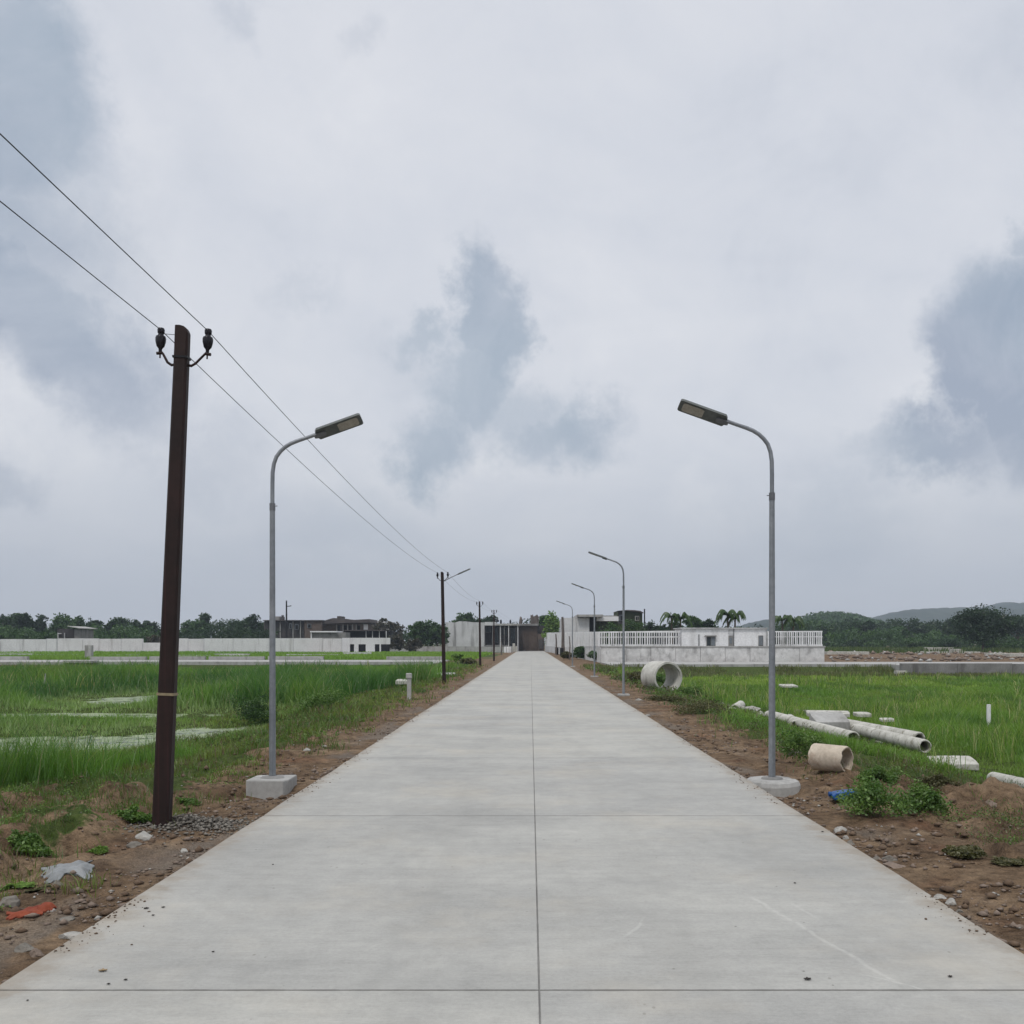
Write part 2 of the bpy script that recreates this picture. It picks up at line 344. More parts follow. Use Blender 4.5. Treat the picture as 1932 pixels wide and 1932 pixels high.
# ------------------------------------------------------------------ ground
def grow(a, b, first, k):
    out = [a]
    while out[-1] < b: out.append(out[-1] + max(first, k * out[-1]))
    return np.array(out)
def soil_masks(x, y):
    """bare soil, dark damp soil, grey rubble"""
    dl = RL - x; dr = x - RR
    n = fbm(x * 1.1, y * .8, 21); n2 = fbm(x * 3.5, y * 3.5, 24)
    sl_ = sm(2.1, 1.1, dl + (n - .5) * 2.2 + (n2 - .5) * .7)
    sl_ = np.maximum(sl_, sm(15.5, 12.5, y + (n - .5) * 6) * sm(.30, .44, fbm(x * .8 + 4, y * .9, 25) + .08 * (n2 - .5)) * .95)
    sr_ = sm(2.4, 1.2, dr + (n - .5) * 2.4 + (n2 - .5) * .7)
    sr_ = np.maximum(sr_, sm(14.5, 12.2, y + (n - .5) * 3 + .1 * dr))
    farp = sm(79, 84, y) * .75 * sm(.35, .6, fbm(x * .12, y * .06, 26) + np.where(x > 0, .18, -.05))
    R = np.where(x < 0, sl_, sr_); R = np.maximum(R, farp)
    G = np.where(x > 0, sm(.0, 1., np.exp(-((x - 5.9) / 1.5) ** 2 - ((y - 9.0) / 1.8) ** 2) * 1.6), sm(.45, .7, fbm(x * 1.3, y * 1.3, 29)) * sm(1.6, 3, dl) * .8)
    B = sm(.50, .66, fbm(x * 2.2, y * .9, 31)) * sm(1.0, .1, np.where(x < 0, dl, dr))
    return R, G, B
dd = grow(0, 4500, .055, .016)
xin = np.linspace(RL + .02, RR - .02, 5)
xs = np.concatenate([(RL - dd)[::-1], xin, RR + dd])
ya = np.concatenate([np.linspace(-40, 2.5, 14), grow(2.8, 6500, .06, .0075)])
ya = ya[:1] if False else ya
GX, GY = np.meshgrid(xs, ya); gx = GX.ravel(); gy = GY.ravel(); gz = terrain(gx, gy)
nx, ny = len(xs), len(ya)
ii = (np.arange(ny - 1)[:, None] * nx + np.arange(nx - 1)[None]).ravel()
loops = np.stack([ii, ii + 1, ii + nx + 1, ii + nx], 1).ravel()
R_, G_, B_ = soil_masks(gx, gy)
m, nt, b = new_mat('soil_and_turf'); M['soil'] = m
p = pos(nt); att = N(nt, 'ShaderNodeAttribute', attribute_name='zone'); sp = N(nt, 'ShaderNodeSeparateColor'); L(nt, att.outputs['Color'], sp.inputs[0])
n1 = noise(nt, p, 1.3, 6, .6); n2 = noise(nt, p, 9, 6, .62); n3 = noise(nt, p, 60, 3, .6)
soil = ramp(nt, n1, [(.30, (.088, .058, .037)), (.5, (.165, .112, .070)), (.72, (.275, .198, .128))])
soil = mix(nt, mrange(nt, noise(nt, p, .7, 4, .5), .55, .7, 0, .5), soil, (.165, .080, .046))
soil = mix(nt, .85, soil, ramp(nt, n2, [(.30, (.34, .32, .30)), (.48, (.92, .92, .92)), (.70, (1.42, 1.40, 1.36))]), 'MULTIPLY')
soil = mix(nt, .55, soil, ramp(nt, n3, [(.3, (.5, .5, .5)), (.7, (1.4, 1.4, 1.4))]), 'MULTIPLY')
soil = mix(nt, math_(nt, 'MULTIPLY', sp.outputs[1], .75), soil, ramp(nt, n2, [(.3, (.028, .02, .015)), (.7, (.10, .068, .05))]))
soil = mix(nt, math_(nt, 'MULTIPLY', sp.outputs[2], .7), soil, ramp(nt, n3, [(.3, (.10, .083, .068)), (.7, (.25, .218, .185))]))
turf = ramp(nt, n2, [(.3, (.030, .045, .012)), (.7, (.085, .115, .032))])
rm = math_(nt, 'ADD', sp.outputs[0], math_(nt, 'MULTIPLY', math_(nt, 'SUBTRACT', n2, .5), .9))
col = mix(nt, mrange(nt, rm, .36, .62), turf, soil)
L(nt, col, b.inputs['Base Color']); b.inputs['Roughness'].default_value = .95; b.inputs['Specular IOR Level'].default_value = .1
hh = math_(nt, 'ADD', math_(nt, 'MULTIPLY', n2, 1.), math_(nt, 'MULTIPLY', n3, .35)); bump(nt, b, hh, 1., .075)
g = fast_mesh('ground', np.stack([gx, gy, gz], 1), loops, np.arange(len(ii)) * 4, 'soil', np.stack([R_, G_, B_], 1), 'zone', smooth=True)
tag(g, kind='structure')

# ------------------------------------------------------------------ the concrete road
m, nt, b = new_mat('road_concrete'); M['road'] = m
p = pos(nt); px, py, pz = N(nt, 'ShaderNodeSeparateXYZ').outputs; L(nt, p, px.node.inputs[0])
base = ramp(nt, noise(nt, pos(nt, (.55, .8, 1)), 1., 5, .55), [(.3, (.300, .298, .281)), (.5, (.355, .351, .329)), (.72, (.408, .402, .373))])
isl = N(nt, 'ShaderNodeNewGeometry').outputs['Random Per Island']
base = mix(nt, 1., base, ramp(nt, isl, [(0, (.95, .95, .955)), (1, (1.04, 1.035, 1.02))]), 'MULTIPLY')
broom = noise(nt, pos(nt, (.35, 9, 1)), 1.4, 6, .65)                          # broomed across the road
base = mix(nt, .17, base, ramp(nt, broom, [(.3, (.72, .72, .72)), (.7, (1.2, 1.2, 1.2))]), 'MULTIPLY')
broomf = noise(nt, pos(nt, (2.5, 70, 1)), 1.6, 4, .6)
base = mix(nt, .16, base, ramp(nt, broomf, [(.3, (.6, .6, .6)), (.7, (1.3, 1.3, 1.3))]), 'MULTIPLY')
grain2 = noise(nt, p, 38, 5, .7)
base = mix(nt, .30, base, ramp(nt, grain2, [(.3, (.66, .66, .66)), (.5, (1., 1., 1.)), (.7, (1.25, 1.25, 1.25))]), 'MULTIPLY')
grain = noise(nt, p, 190, 2, .6)
base = mix(nt, .22, base, ramp(nt, grain, [(.3, (.6, .6, .6)), (.7, (1.35, 1.35, 1.35))]), 'MULTIPLY')
damp = noise(nt, pos(nt, (.8, .45, 1)), .8, 5, .6, .6)
base = mix(nt, mrange(nt, damp, .50, .70, 0, .55), base, (.275, .274, .260))
dust = noise(nt, pos(nt, (.5, .5, 1)), 1.1, 6, .65)
base = mix(nt, mrange(nt, dust, .48, .70, 0, .5), base, (.405, .375, .32))
# soil dragged over the edges
ed = math_(nt, 'MINIMUM', math_(nt, 'SUBTRACT', px, RL), math_(nt, 'SUBTRACT', RR, px))
edn = math_(nt, 'ADD', ed, math_(nt, 'MULTIPLY', math_(nt, 'SUBTRACT', noise(nt, p, 3.5, 6, .68), .5), .8))
base = mix(nt, mrange(nt, edn, .22, -.08, 0, .62), base, (.20, .155, .108))
base = mix(nt, mrange(nt, ed, .45, .0, 0, .22), base, (.36, .325, .27))
# dirt packed along the cross joints and the centre joint
jy = math_(nt, 'ABSOLUTE', math_(nt, 'SUBTRACT', math_(nt, 'FRACT', math_(nt, 'ADD', math_(nt, 'DIVIDE', math_(nt, 'SUBTRACT', py, 5.30), 5.33), 20.5)), .5))
jn = noise(nt, p, 6, 5, .65)
jw = math_(nt, 'MULTIPLY', math_(nt, 'ADD', -.0002, math_(nt, 'MULTIPLY', jn, .0048)), 1.)
base = mix(nt, math_(nt, 'MULTIPLY', math_(nt, 'LESS_THAN', jy, jw), .62), base, (.085, .08, .072))
jx = math_(nt, 'ABSOLUTE', math_(nt, 'SUBTRACT', px, .045))
base = mix(nt, math_(nt, 'MULTIPLY', math_(nt, 'LESS_THAN', jx, math_(nt, 'MULTIPLY', jn, .012)), .4), base, (.12, .115, .10))
mot = noise(nt, p, 5.5, 7, .7)
base = mix(nt, .42, base, ramp(nt, mot, [(.3, (.72, .72, .72)), (.55, (1.0, 1.0, 1.0)), (.75, (1.18, 1.17, 1.15))]), 'MULTIPLY')
# wheel tracks: two faintly darker polished bands in each lane
for xc_ in (-2.05, -.75, .85, 2.1):
    tw = math_(nt, 'ABSOLUTE', math_(nt, 'ADD', math_(nt, 'SUBTRACT', px, xc_), math_(nt, 'MULTIPLY', math_(nt, 'SUBTRACT', noise(nt, pos(nt, (.6, .25, 1)), 1.2, 3), .5), .5)))
    base = mix(nt, math_(nt, 'MULTIPLY', mrange(nt, tw, .30, .05, 0, .22), mrange(nt, noise(nt, pos(nt, (2.5, .5, 1)), 1.5, 5, .65), .35, .65)), base, (.25, .244, .225))
vor2 = N(nt, 'ShaderNodeTexVoronoi'); vor2.inputs['Scale'].default_value = 9.; L(nt, pos(nt, (1, .6, 1)), vor2.inputs['Vector'])
base = mix(nt, math_(nt, 'MULTIPLY', mrange(nt, vor2.outputs['Distance'], .11, .05, 0, .55), mrange(nt, noise(nt, p, 2.3, 3), .56, .64)), base, (.15, .14, .12))
# pits and specks
vor = N(nt, 'ShaderNodeTexVoronoi'); vor.inputs['Scale'].default_value = 4.2; L(nt, p, vor.inputs['Vector'])
base = mix(nt, math_(nt, 'MULTIPLY', mrange(nt, vor.outputs['Distance'], .045, .02), mrange(nt, noise(nt, p, 1.7, 2), .46, .5)), base, (.12, .115, .105))
# pale scrape lines along the right lane and a short tick
def scrape(x0, y0, x1, y1, wd, amt):
    """pale drag mark from one end to the other"""
    ln = math.hypot(x1 - x0, y1 - y0); ux, uy = (x1 - x0) / ln, (y1 - y0) / ln
    rx = math_(nt, 'SUBTRACT', px, x0); ry = math_(nt, 'SUBTRACT', py, y0)
    al = math_(nt, 'ADD', math_(nt, 'MULTIPLY', rx, ux), math_(nt, 'MULTIPLY', ry, uy))
    ac = math_(nt, 'ABSOLUTE', math_(nt, 'ADD', math_(nt, 'SUBTRACT', math_(nt, 'MULTIPLY', rx, -uy), math_(nt, 'MULTIPLY', ry, -ux)), math_(nt, 'MULTIPLY', math_(nt, 'SUBTRACT', noise(nt, p, 3, 4), .5), .10)))
    k = math_(nt, 'MULTIPLY', mrange(nt, ac, wd, wd * .2), math_(nt, 'MULTIPLY', mrange(nt, al, 0, .15), mrange(nt, al, ln, ln - .15)))
    return math_(nt, 'MULTIPLY', k, math_(nt, 'MULTIPLY', mrange(nt, noise(nt, p, 14, 4), .22, .62), amt))
for q in ((1.55, 7.3, 1.95, 5.35, .024, .30), (1.78, 7.1, 1.9, 6.6, .02, .22), (.56, 6.2, .72, 6.62, .018, .26), (.74, 6.75, .70, 6.45, .014, .2), (1.75, 5.6, 2.1, 5.25, .012, .3)):
    base = mix(nt, scrape(*q), base, (.55, .54, .505))
L(nt, base, b.inputs['Base Color']); b.inputs['Roughness'].default_value = .78; b.inputs['Specular IOR Level'].default_value = .3
bump(nt, b, math_(nt, 'ADD', grain, math_(nt, 'MULTIPLY', broomf, .8)), .16, .006)
road = MB(); J = [5.30 - 5.33 * k for k in range(6, 0, -1)] + [5.30 + 5.33 * k for k in range(0, 40) if 5.30 + 5.33 * k < REND - 2] + [REND]
MX = .045
rb = random.Random(3)
def slab(x0, x1, y0, y1):
    gp = .0035; sg = 8; c = .003
    ysv = [y0 + gp + (y1 - y0 - 2 * gp) * i / sg for i in range(sg + 1)]
    edge = lambda x: abs(x - RL) < .01 or abs(x - RR) < .01
    def xe(x, y, side):                                                      # formed edge wanders a centimetre
        return x + side * (.012 * (vn(y * 1.3, 0., 5 if side < 0 else 6) - .5) * 2 + .008 * (vn(y * 6, 3., 8) - .5)) if edge(x) else x - side * gp
    V = []; Fc = []
    for y in ysv:
        l = float(xe(x0, y, -1)); r = float(xe(x1, y, 1))
        V += [(l, y, -.2), (l, y, -c), (l + c, y, 0), (r - c, y, 0), (r, y, -c), (r, y, -.2)]
    for i in range(sg):
        for j in range(5): Fc.append((i * 6 + j, i * 6 + j + 1, (i + 1) * 6 + j + 1, (i + 1) * 6 + j))
    Fc = [tuple(reversed(q)) for q in Fc]
    Fc += [(0, 1, 2, 3, 4, 5), tuple(sg * 6 + k for k in (5, 4, 3, 2, 1, 0))]
    road.add(V, Fc)
for a_, b_ in zip(J[:-1], J[1:]):
    slab(RL, MX, a_, b_); slab(MX, RR, a_, b_)
tag(road.build('road', 'road'), kind='structure')
jf = MB().box(MX - .02, MX + .02, -25, REND, -.1, -.0075)
for y_ in J[1:-1]:
    jf.box(RL + .02, MX - .021, y_ - .02, y_ + .02, -.1, -.0075); jf.box(MX + .021, RR - .02, y_ - .02, y_ + .02, -.1, -.0075)
tag(jf.build('road_joint', 'concrete_dark'), kind='structure')

# side roads that cross the plots, with their kerbs
sr = MB().box(-74, -8.2, 86.2, 103.6, -.4, .03); tag(sr.build('side_road', 'concrete'), kind='structure')
kb = MB()
for i in range(11):
    x1 = -8.2 - 6 * i; kb.box(x1 - 5.97, x1, 85.7, 86.15, -1., .17 + .03 * rb.random())
tag(kb.build('kerb', 'concrete'), kind='structure')
kb = MB()
for i in range(11):
    x1 = -9.0 - 6 * i
    if i in (1, 6): continue
    kb.box(x1 - 5.6, x1, 103.7, 104.2, -.5, .34 + .06 * rb.random())
tag(kb.build('kerb', 'concrete'), kind='structure')
sr = MB().box(6.2, 62, 79.2, 91.5, -.4, .06); tag(sr.build('side_road', 'concrete'), kind='structure')
kb = MB()
for i in range(4): kb.box(6.4 + 5.4 * i, 6.4 + 5.4 * i + 5.36, 78.5, 79.1, -1.2, .12 + .02 * rb.random())
tag(kb.build('kerb', 'concrete'), kind='structure')
rw = MB()
for i in range(6): rw.box(27.6 + 4.1 * i, 27.6 + 4.1 * i + 4.07, 76.0, 76.6, -1.4, .24 - .02 * i * rb.random())
tag(rw.build('retaining_wall', 'concrete_dark'), 'stained grey concrete retaining wall below the far right dirt plain', 'wall')
rt = MB().box(27.6, 62, 76.62, 79.0, -.5, .10); tag(rt.build('side_road', 'concrete'), kind='structure')
for i, (u0_, u1_, v_, d_) in enumerate(((-60, 108, 1236, 7), (300, 735, 1232.5, 4))):        # pale concrete strips at the foot of the far wall
    y_ = CH * F / (v_ - V0); tag(MB().box(X(u0_, y_), X(u1_, y_), y_, y_ + d_, -.3, .07).build('path', 'concrete'), kind='structure')

kb = MB()
for (u0_, u1_, y_, h_) in ((-20, 60, 128, .35), (66, 150, 132, .22), (205, 262, 124, .30), (330, 395, 120, .28), (404, 470, 122, .42), (540, 640, 126, .30), (648, 700, 134, .45), (-30, 110, 152, .3), (300, 520, 156, .28), (560, 820, 150, .32)):
    kb.box(X(u0_, y_), X(u1_, y_), y_, y_ + .5, -.4, h_ + .05 * rb.random())
tag(kb.build('kerb', 'plaster_dirty'), kind='structure')
# water pools
wm, nt, b = new_mat('pool_water'); p = pos(nt)
b.inputs['Base Color'].default_value = (.06, .07, .045, 1); b.inputs['Roughness'].default_value = .08; b.inputs['Specular IOR Level'].default_value = .6
alg = noise(nt, p, 2.3, 6, .65); L(nt, mix(nt, mrange(nt, alg, .34, .58), (.05, .06, .035), ramp(nt, noise(nt, p, 7., 5, .65), [(.3, (.15, .20, .09)), (.7, (.30, .35, .21))])), b.inputs['Base Color'])
L(nt, mrange(nt, alg, .34, .58, .07, .7), b.inputs['Roughness']); bump(nt, b, noise(nt, p, 6, 3), .05, .02)
M['water'] = wm
for k_, (cx_, cy_, rx_, ry_) in enumerate(PONDS):
    vs = [(cx_ + rx_ * 1.45 * math.cos(a) * (1 + .08 * math.sin(3 * a)), cy_ + ry_ * 1.45 * math.sin(a), WATER - .006 * k_) for a in (2 * math.pi * k / 40 for k in range(40))]
    tag(MB().add(vs, [tuple(range(40))]).build('water', 'water'), kind='structure')

# ------------------------------------------------------------------ grass
def blades(name, n, t0, t1, y0, y1, accept, height, color, wk=.00055, wmin=.005, lean=.35, seed=1, e=.3):
    r = np.random.default_rng(seed)
    y = (y0 ** e + (y1 ** e - y0 ** e) * r.random(n)) ** (1 / e); x = (t0 + (t1 - t0) * r.random(n)) * y
    k = r.random(n) < accept(x, y); x = x[k]; y = y[k]; n = len(x)
    z = terrain(x, y); h = height(x, y) * r.uniform(.55, 1.25, n); az = r.uniform(0, 2 * np.pi, n)
    wd = np.maximum(wmin, wk * y) * r.uniform(.7, 1.4, n) * .5
    ca, sa = np.cos(az), np.sin(az); ln = h * lean * r.uniform(.2, 1.5, n); la = r.uniform(0, 2 * np.pi, n); lx, ly = np.cos(la) * ln, np.sin(la) * ln
    P = np.zeros((n, 5, 3), np.float32)
    P[:, 0] = np.stack([x - ca * wd, y - sa * wd, z - .02], 1); P[:, 1] = np.stack([x + ca * wd, y + sa * wd, z - .02], 1)
    P[:, 2] = np.stack([x - ca * wd * .8 + lx * .35, y - sa * wd * .8 + ly * .35, z + h * .58], 1); P[:, 3] = np.stack([x + ca * wd * .8 + lx * .35, y + sa * wd * .8 + ly * .35, z + h * .58], 1)
    P[:, 4] = np.stack([x + lx, y + ly, z + h * .97], 1)
    o = np.arange(n)[:, None] * 5
    lp = np.concatenate([o + 0, o + 1, o + 3, o + 2, o + 2, o + 3, o + 4], 1).ravel()
    st = (np.arange(n)[:, None] * 7 + np.array([[0, 4]])).ravel()
    c = color(x, y, r) * r.uniform(.72, 1.28, (n, 1))
    ob = fast_mesh(name, P.reshape(-1, 3), lp, st, 'grass', np.repeat(c, 5, 0)); tag(ob, kind='stuff'); return ob
def lerp(a, b, t): return np.array(a)[None] * (1 - t[:, None]) + np.array(b)[None] * t[:, None]
def bnd_l(y): return 4.3 + .9 * np.sin(y * .21) + 1.6 * sm(14, 18, y) * 0 - 1.2 * sm(24, 40, y)
def low_l(x, y):                                                              # low sward just in front of and inside the wet patches
    p = pond_f(x, y); dyy = np.minimum(pond_f(x, y + 1.6), pond_f(x, y + 3.0)); return np.minimum(np.minimum(p, dyy + .05), pond_f(x, y + .8))
def acc_l(x, y):
    dl = RL - x; a = sm(-.5, .5, dl - bnd_l(y) + (fbm(x, y, 41) - .5) * 3) * sm(13.2, 15.2, y + (fbm(x * .6, y * .6, 42) - .5) * 3 + .12 * (dl - 4)) * sm(84.5, 83, y)
    return a * np.where(pond_f(x, y) < 1.0, .16 * sm(.45, .62, fbm(x * 1.5, y * 1.1, 46)) + .02, 1.)
def h_l(x, y):
    q = low_l(x, y); b = .16 + 1.0 * sm(.22, .78, fbm(x * .22, y * .16, 43)) * (.55 + .75 * fbm(x * .9, y * .7, 47))
    return b * (.16 + .84 * sm(1.05, 1.9, q)) * (1 - .45 * sm(55, 78, y))
def c_l(x, y, r):
    t = sm(.34, .66, fbm(x * .25, y * .12, 44)); c = lerp((.055, .140, .030), (.135, .255, .042), t)
    pale = (sm(1.9, 1.15, pond_f(x, y)) * .7)[:, None]; c = c * (1 - pale) + np.array([[.33, .42, .19]]) * pale
    yl = (sm(.55, .75, fbm(x * .5, y * .2, 45)) * .5)[:, None]; c = c * (1 - yl) + np.array([[.21, .29, .055]]) * yl
    dry = r.random(len(x))[:, None] < .035; return np.where(dry, np.array([[.26, .25, .14]]), c)
blades('grass', 230000, -.66, -.06, 12.5, 85, acc_l, h_l, c_l, lean=.6, seed=2)
def acc_lv(x, y):
    dl = RL - x; pt = sm(.42, .56, fbm(x * .9, y * .9, 51) + .22 * sm(11.5, 16, y)) * (.60 + .40 * sm(11, 14, y))
    return sm(.6, 1.7, dl + (fbm(x * 1.5, y * 1.2, 52) - .5) * 2.4) * sm(-1.5, .5, bnd_l(y) + 2 - dl + 30 * (y < 15)) * pt * (dl < 14)
def h_v(x, y): return .05 + .13 * fbm(x * .8, y * .8, 53) * (1 + .6 * sm(14, 22, y))
def c_v(x, y, r):
    t = sm(.35, .65, fbm(x * .7, y * .7, 54)); c = lerp((.075, .135, .026), (.165, .215, .05), t)
    dry = r.random(len(x))[:, None] < .28; return np.where(dry, np.array([[.135, .095, .06]]), c)
blades('grass', 210000, -.62, -.03, 6.0, 84, acc_lv, h_v, c_v, wk=.0006, wmin=.006, lean=.8, seed=3)
def acc_r(x, y):
    dr = x - RR; edge = 2.9 + .8 * np.sin(y * .17 + 1) + .75 * np.maximum(0, 19.5 - y) * sm(13, 15, y)
    return sm(-.6, .6, dr - edge + (fbm(x, y, 61) - .5) * 3) * sm(12.6, 14.8, y + (fbm(x * .6, y * .6, 62) - .5) * 3) * sm(73.5, 71.5, y)
def pipes_near(x, y):
    m_ = np.zeros(np.shape(x))
    for (ax, ay, bx_, by_, w_) in ((7.15, 22.6, 6.75, 29, 1.5), (8.1, 21, 8.15, 26.5, 1.5), (8.6, 22, 8.1, 27, 1.3), (8.0, 24, 8.2, 27.5, 1.6), (5.2, 13.6, 4.9, 17.6, 1.7), (6.5, 31, 7.2, 34, 1.6), (8.0, 18, 8.4, 19.6, .9), (7.6, 15.4, 7.8, 17, .8)):
        dx_, dy_ = bx_ - ax, by_ - ay; q = np.clip(((x - ax) * dx_ + (y - ay) * dy_) / (dx_ * dx_ + dy_ * dy_), -.25, 1)
        m_ = np.maximum(m_, sm(w_, w_ * .45, np.hypot(x - ax - q * dx_, y - ay - q * dy_)))
    return m_
def h_r(x, y): return (.12 + .50 * (.4 + .9 * sm(.3, .7, fbm(x * .8, y * .5, 67))) * fbm(x * .25, y * .2, 63) * (.55 + .45 * sm(8, 13, x + .0 * y))) * (1 - .45 * sm(25, 50, y)) * (1 - .72 * pipes_near(x, y))
def c_r(x, y, r):
    t = sm(.34, .66, fbm(x * .22, y * .1, 64)); c = lerp((.135, .250, .042), (.255, .355, .065), t)
    yb = (sm(.52, .7, fbm(x * .4 + 3, y * .25, 66)) * .55)[:, None]; c = c * (1 - yb) + np.array([[.22, .27, .075]]) * yb; dk = (sm(.52, .68, fbm(x * .5, y * .3, 65)) * .75)[:, None]; return c * (1 - dk) + np.array([[.075, .16, .03]]) * dk
blades('grass', 210000, .06, .60, 12.5, 74, acc_r, h_r, c_r, lean=.65, seed=4)
def acc_rv(x, y):
    dr = x - RR; pt = sm(.42, .6, fbm(x * .9, y * .9, 71) + .10 * sm(11, 18, y))
    return sm(1.0, 2.3, dr + (fbm(x * 1.5, y * 1.2, 72) - .5) * 2.4) * sm(5.5, 3.5, dr - 4 * (y < 14)) * pt * (.32 + .68 * sm(11.5, 14.5, y))
def c_rv(x, y, r):
    t = sm(.35, .65, fbm(x * .7, y * .7, 74)); c = lerp((.06, .11, .026), (.145, .19, .046), t)
    dry = r.random(len(x))[:, None] < .3; return np.where(dry, np.array([[.14, .105, .07]]), c)
blades('grass', 110000, .03, .60, 7.0, 79, acc_rv, h_v, c_rv, wk=.0006, wmin=.006, lean=.8, seed=5)
def acc_rd(x, y): return acc_l(x, y) * sm(.54, .66, fbm(x * .30, y * .18, 141)) * sm(1.2, 1.9, low_l(x, y))
blades('grass', 60000, -.66, -.06, 14, 84, acc_rd, lambda x, y: .75 + .45 * fbm(x * .9, y * .9, 142), lambda x, y, r: np.where(r.random(len(x))[:, None] < .12, np.array([[.34, .31, .16]]), lerp((.035, .10, .03), (.11, .21, .045), r.random(len(x)))), lean=.45, seed=12)
def acc_rt(x, y): return acc_r(x, y) * sm(.55, .68, fbm(x * .45, y * .3, 143)) * (1 - pipes_near(x, y)) * sm(14.5, 16.5, y)
blades('grass', 60000, .06, .60, 14, 73, acc_rt, lambda x, y: .38 + .45 * fbm(x * .9, y * .9, 144) * (1 - .4 * sm(25, 50, y)), lambda x, y, r: np.where(r.random(len(x))[:, None] < .18, np.array([[.36, .34, .17]]), lerp((.06, .14, .03), (.22, .32, .06), r.random(len(x)))), lean=.5, seed=13)
def acc_fl(x, y): return sm(.30, .42, fbm(x * .12, y * .1, 81) + .1 * sm(0, -40, x)) * (x < -6) * np.where((y > 103) & (x > -95), 1, 0)
blades('grass', 60000, -.62, -.02, 105, 165, acc_fl, lambda x, y: .25 + .35 * fbm(x * .1, y * .1, 82), lambda x, y, r: lerp((.13, .26, .04), (.22, .34, .06), fbm(x * .1, y * .1, 83)), wk=.0009, seed=6, e=.8)
def acc_fr(x, y): return np.where((y > 73) & (y < 78.3) & (x > 4), .9, 0) * sm(.35, .55, fbm(x * .3, y * .3, 84))
blades('grass', 26000, .05, .60, 72.5, 79, acc_fr, lambda x, y: .12 + .3 * fbm(x * .3, y * .3, 85), lambda x, y, r: lerp((.09, .11, .045), (.19, .19, .09), r.random(len(x))), wk=.0007, seed=7)
def acc_fw(x, y): return np.where(x > 30, 1, 0) * sm(.35, .55, fbm(x * .05, y * .05, 86)) * sm(165, 215, y)
blades('grass', 34000, .25, .60, 150, 262, acc_fw, lambda x, y: .6 + .6 * fbm(x * .1, y * .1, 87), lambda x, y, r: lerp((.05, .085, .025), (.09, .125, .035), r.random(len(x))), wk=.001, seed=8, e=.8)

# ------------------------------------------------------------------ street lamps
LG = 'street lamps along the concrete road'
def tilted(pts, ang, piv):
    """turn points about the arm line through piv (x,z) by ang, towards the approaching viewer"""
    (x0, z0), (x1, z1) = piv; ax = Vector((x1 - x0, 0, z1 - z0)).normalized(); o = Vector((x0, 0, z0)); q = Quaternion(ax, ang)
    return [o + q @ (Vector(p) - o) for p in pts]
def street_lamp(label, x, y, zb, side, k=1., roll=0., footing=None, lean=0.):
    """side -1: the lamp stands right of the road and reaches left"""
    t = thing('street_lamp', label, 'street lamp', (x, y, zb), LG); sd = side
    W = lambda l, z, yy=0.: (x + sd * l * k, y + yy, zb + z * k)
    pl = MB(); pl.tube([W(0, -.05), W(0, 1.2), W(0, 3.72)], [.046 * k, .043 * k, .036 * k], 16); pl.build('pole', 'galv', t, True)
    cr = MB(); cr.tube([W(0, 3.66), W(0, 3.76)], .040 * k, 16); cr.tube([W(.03, 3.72, -.02), W(.075, 3.72, -.03)], .006, 6); cr.build('collar', 'galv_dark', t, True)
    arm = [(0, 3.70), (0, 4.0), (.003, 4.18), (.02, 4.30), (.055, 4.40), (.107, 4.47), (.17, 4.53), (.25, 4.58), (.34, 4.617), (.44, 4.65), (.54, 4.685), (.66, 4.73)]
    a = MB(); a.tube([W(*q) for q in arm], [.028 * k] * 3 + [.027 * k] * 6 + [.025 * k] * 3, 14); a.build('arm', 'galv', t, True)
    # luminaire: long flat housing with a pale lens in its outer half
    sl = (4.95 - 4.72) / .64; P0 = (sd * .60, 4.71); P1 = (sd * 1.24, 4.71 + .64 * sl); ux = Vector((P1[0] - P0[0], 0, P1[1] - P0[1])).normalized(); uz = Vector((-ux.z, 0, ux.x)) * (1 if sd > 0 else -1)
    def lum(a0, a1, hw0, hw1, z0, z1, n=5):
        pts = []
        outl = []
        for i in range(n + 1): th = math.pi / 2 * i / n; outl.append((a1 - .035 + .035 * math.sin(th), -(hw1 - .03 + .03 * math.cos(th))))
        outl = outl + [(q, -w) for q, w in reversed(outl)]
        outl = [(a0, hw0), (a0 + .025, hw0 + .02)][::-1] and [(a0, -hw0)] + [(a0 + .03, -hw1)] + outl + [(a0 + .03, hw1), (a0, hw0)]
        for zz in (z0, z1):
            sc = 1 if zz == z0 else .9
            for q, wv in outl: pts.append(Vector((P0[0], 0, P0[1])) + ux * q + uz * zz + Vector((0, wv * sc, 0)))
        pts = tilted(pts, -roll * sd, (P0, P1)); m_ = len(outl)
        return [(x + p_.x * k, y + p_.y * k, zb + p_.z * k) for p_ in pts], [tuple(range(m_)), tuple(range(2 * m_ - 1, m_ - 1, -1))] + [(i, i + m_, (i + 1) % m_ + m_, (i + 1) % m_) for i in range(m_)]
    hd = MB(); hd.add(*lum(0, .66, .045, .092, -.028, .022)); h = hd.build('lamp_head', 'housing', t)
    ln = MB(); ln.add(*lum(.32, .61, .055, .068, -.036, -.027)); ln.build('lens', 'lens', h)
    ck = MB(); ck.add(*lum(-.03, .14, .026, .036, -.052, -.027)); ck.build('clamp', 'galv_dark', h)
    if footing: footing(t)
    t.rotation_euler.y = lean
    return t
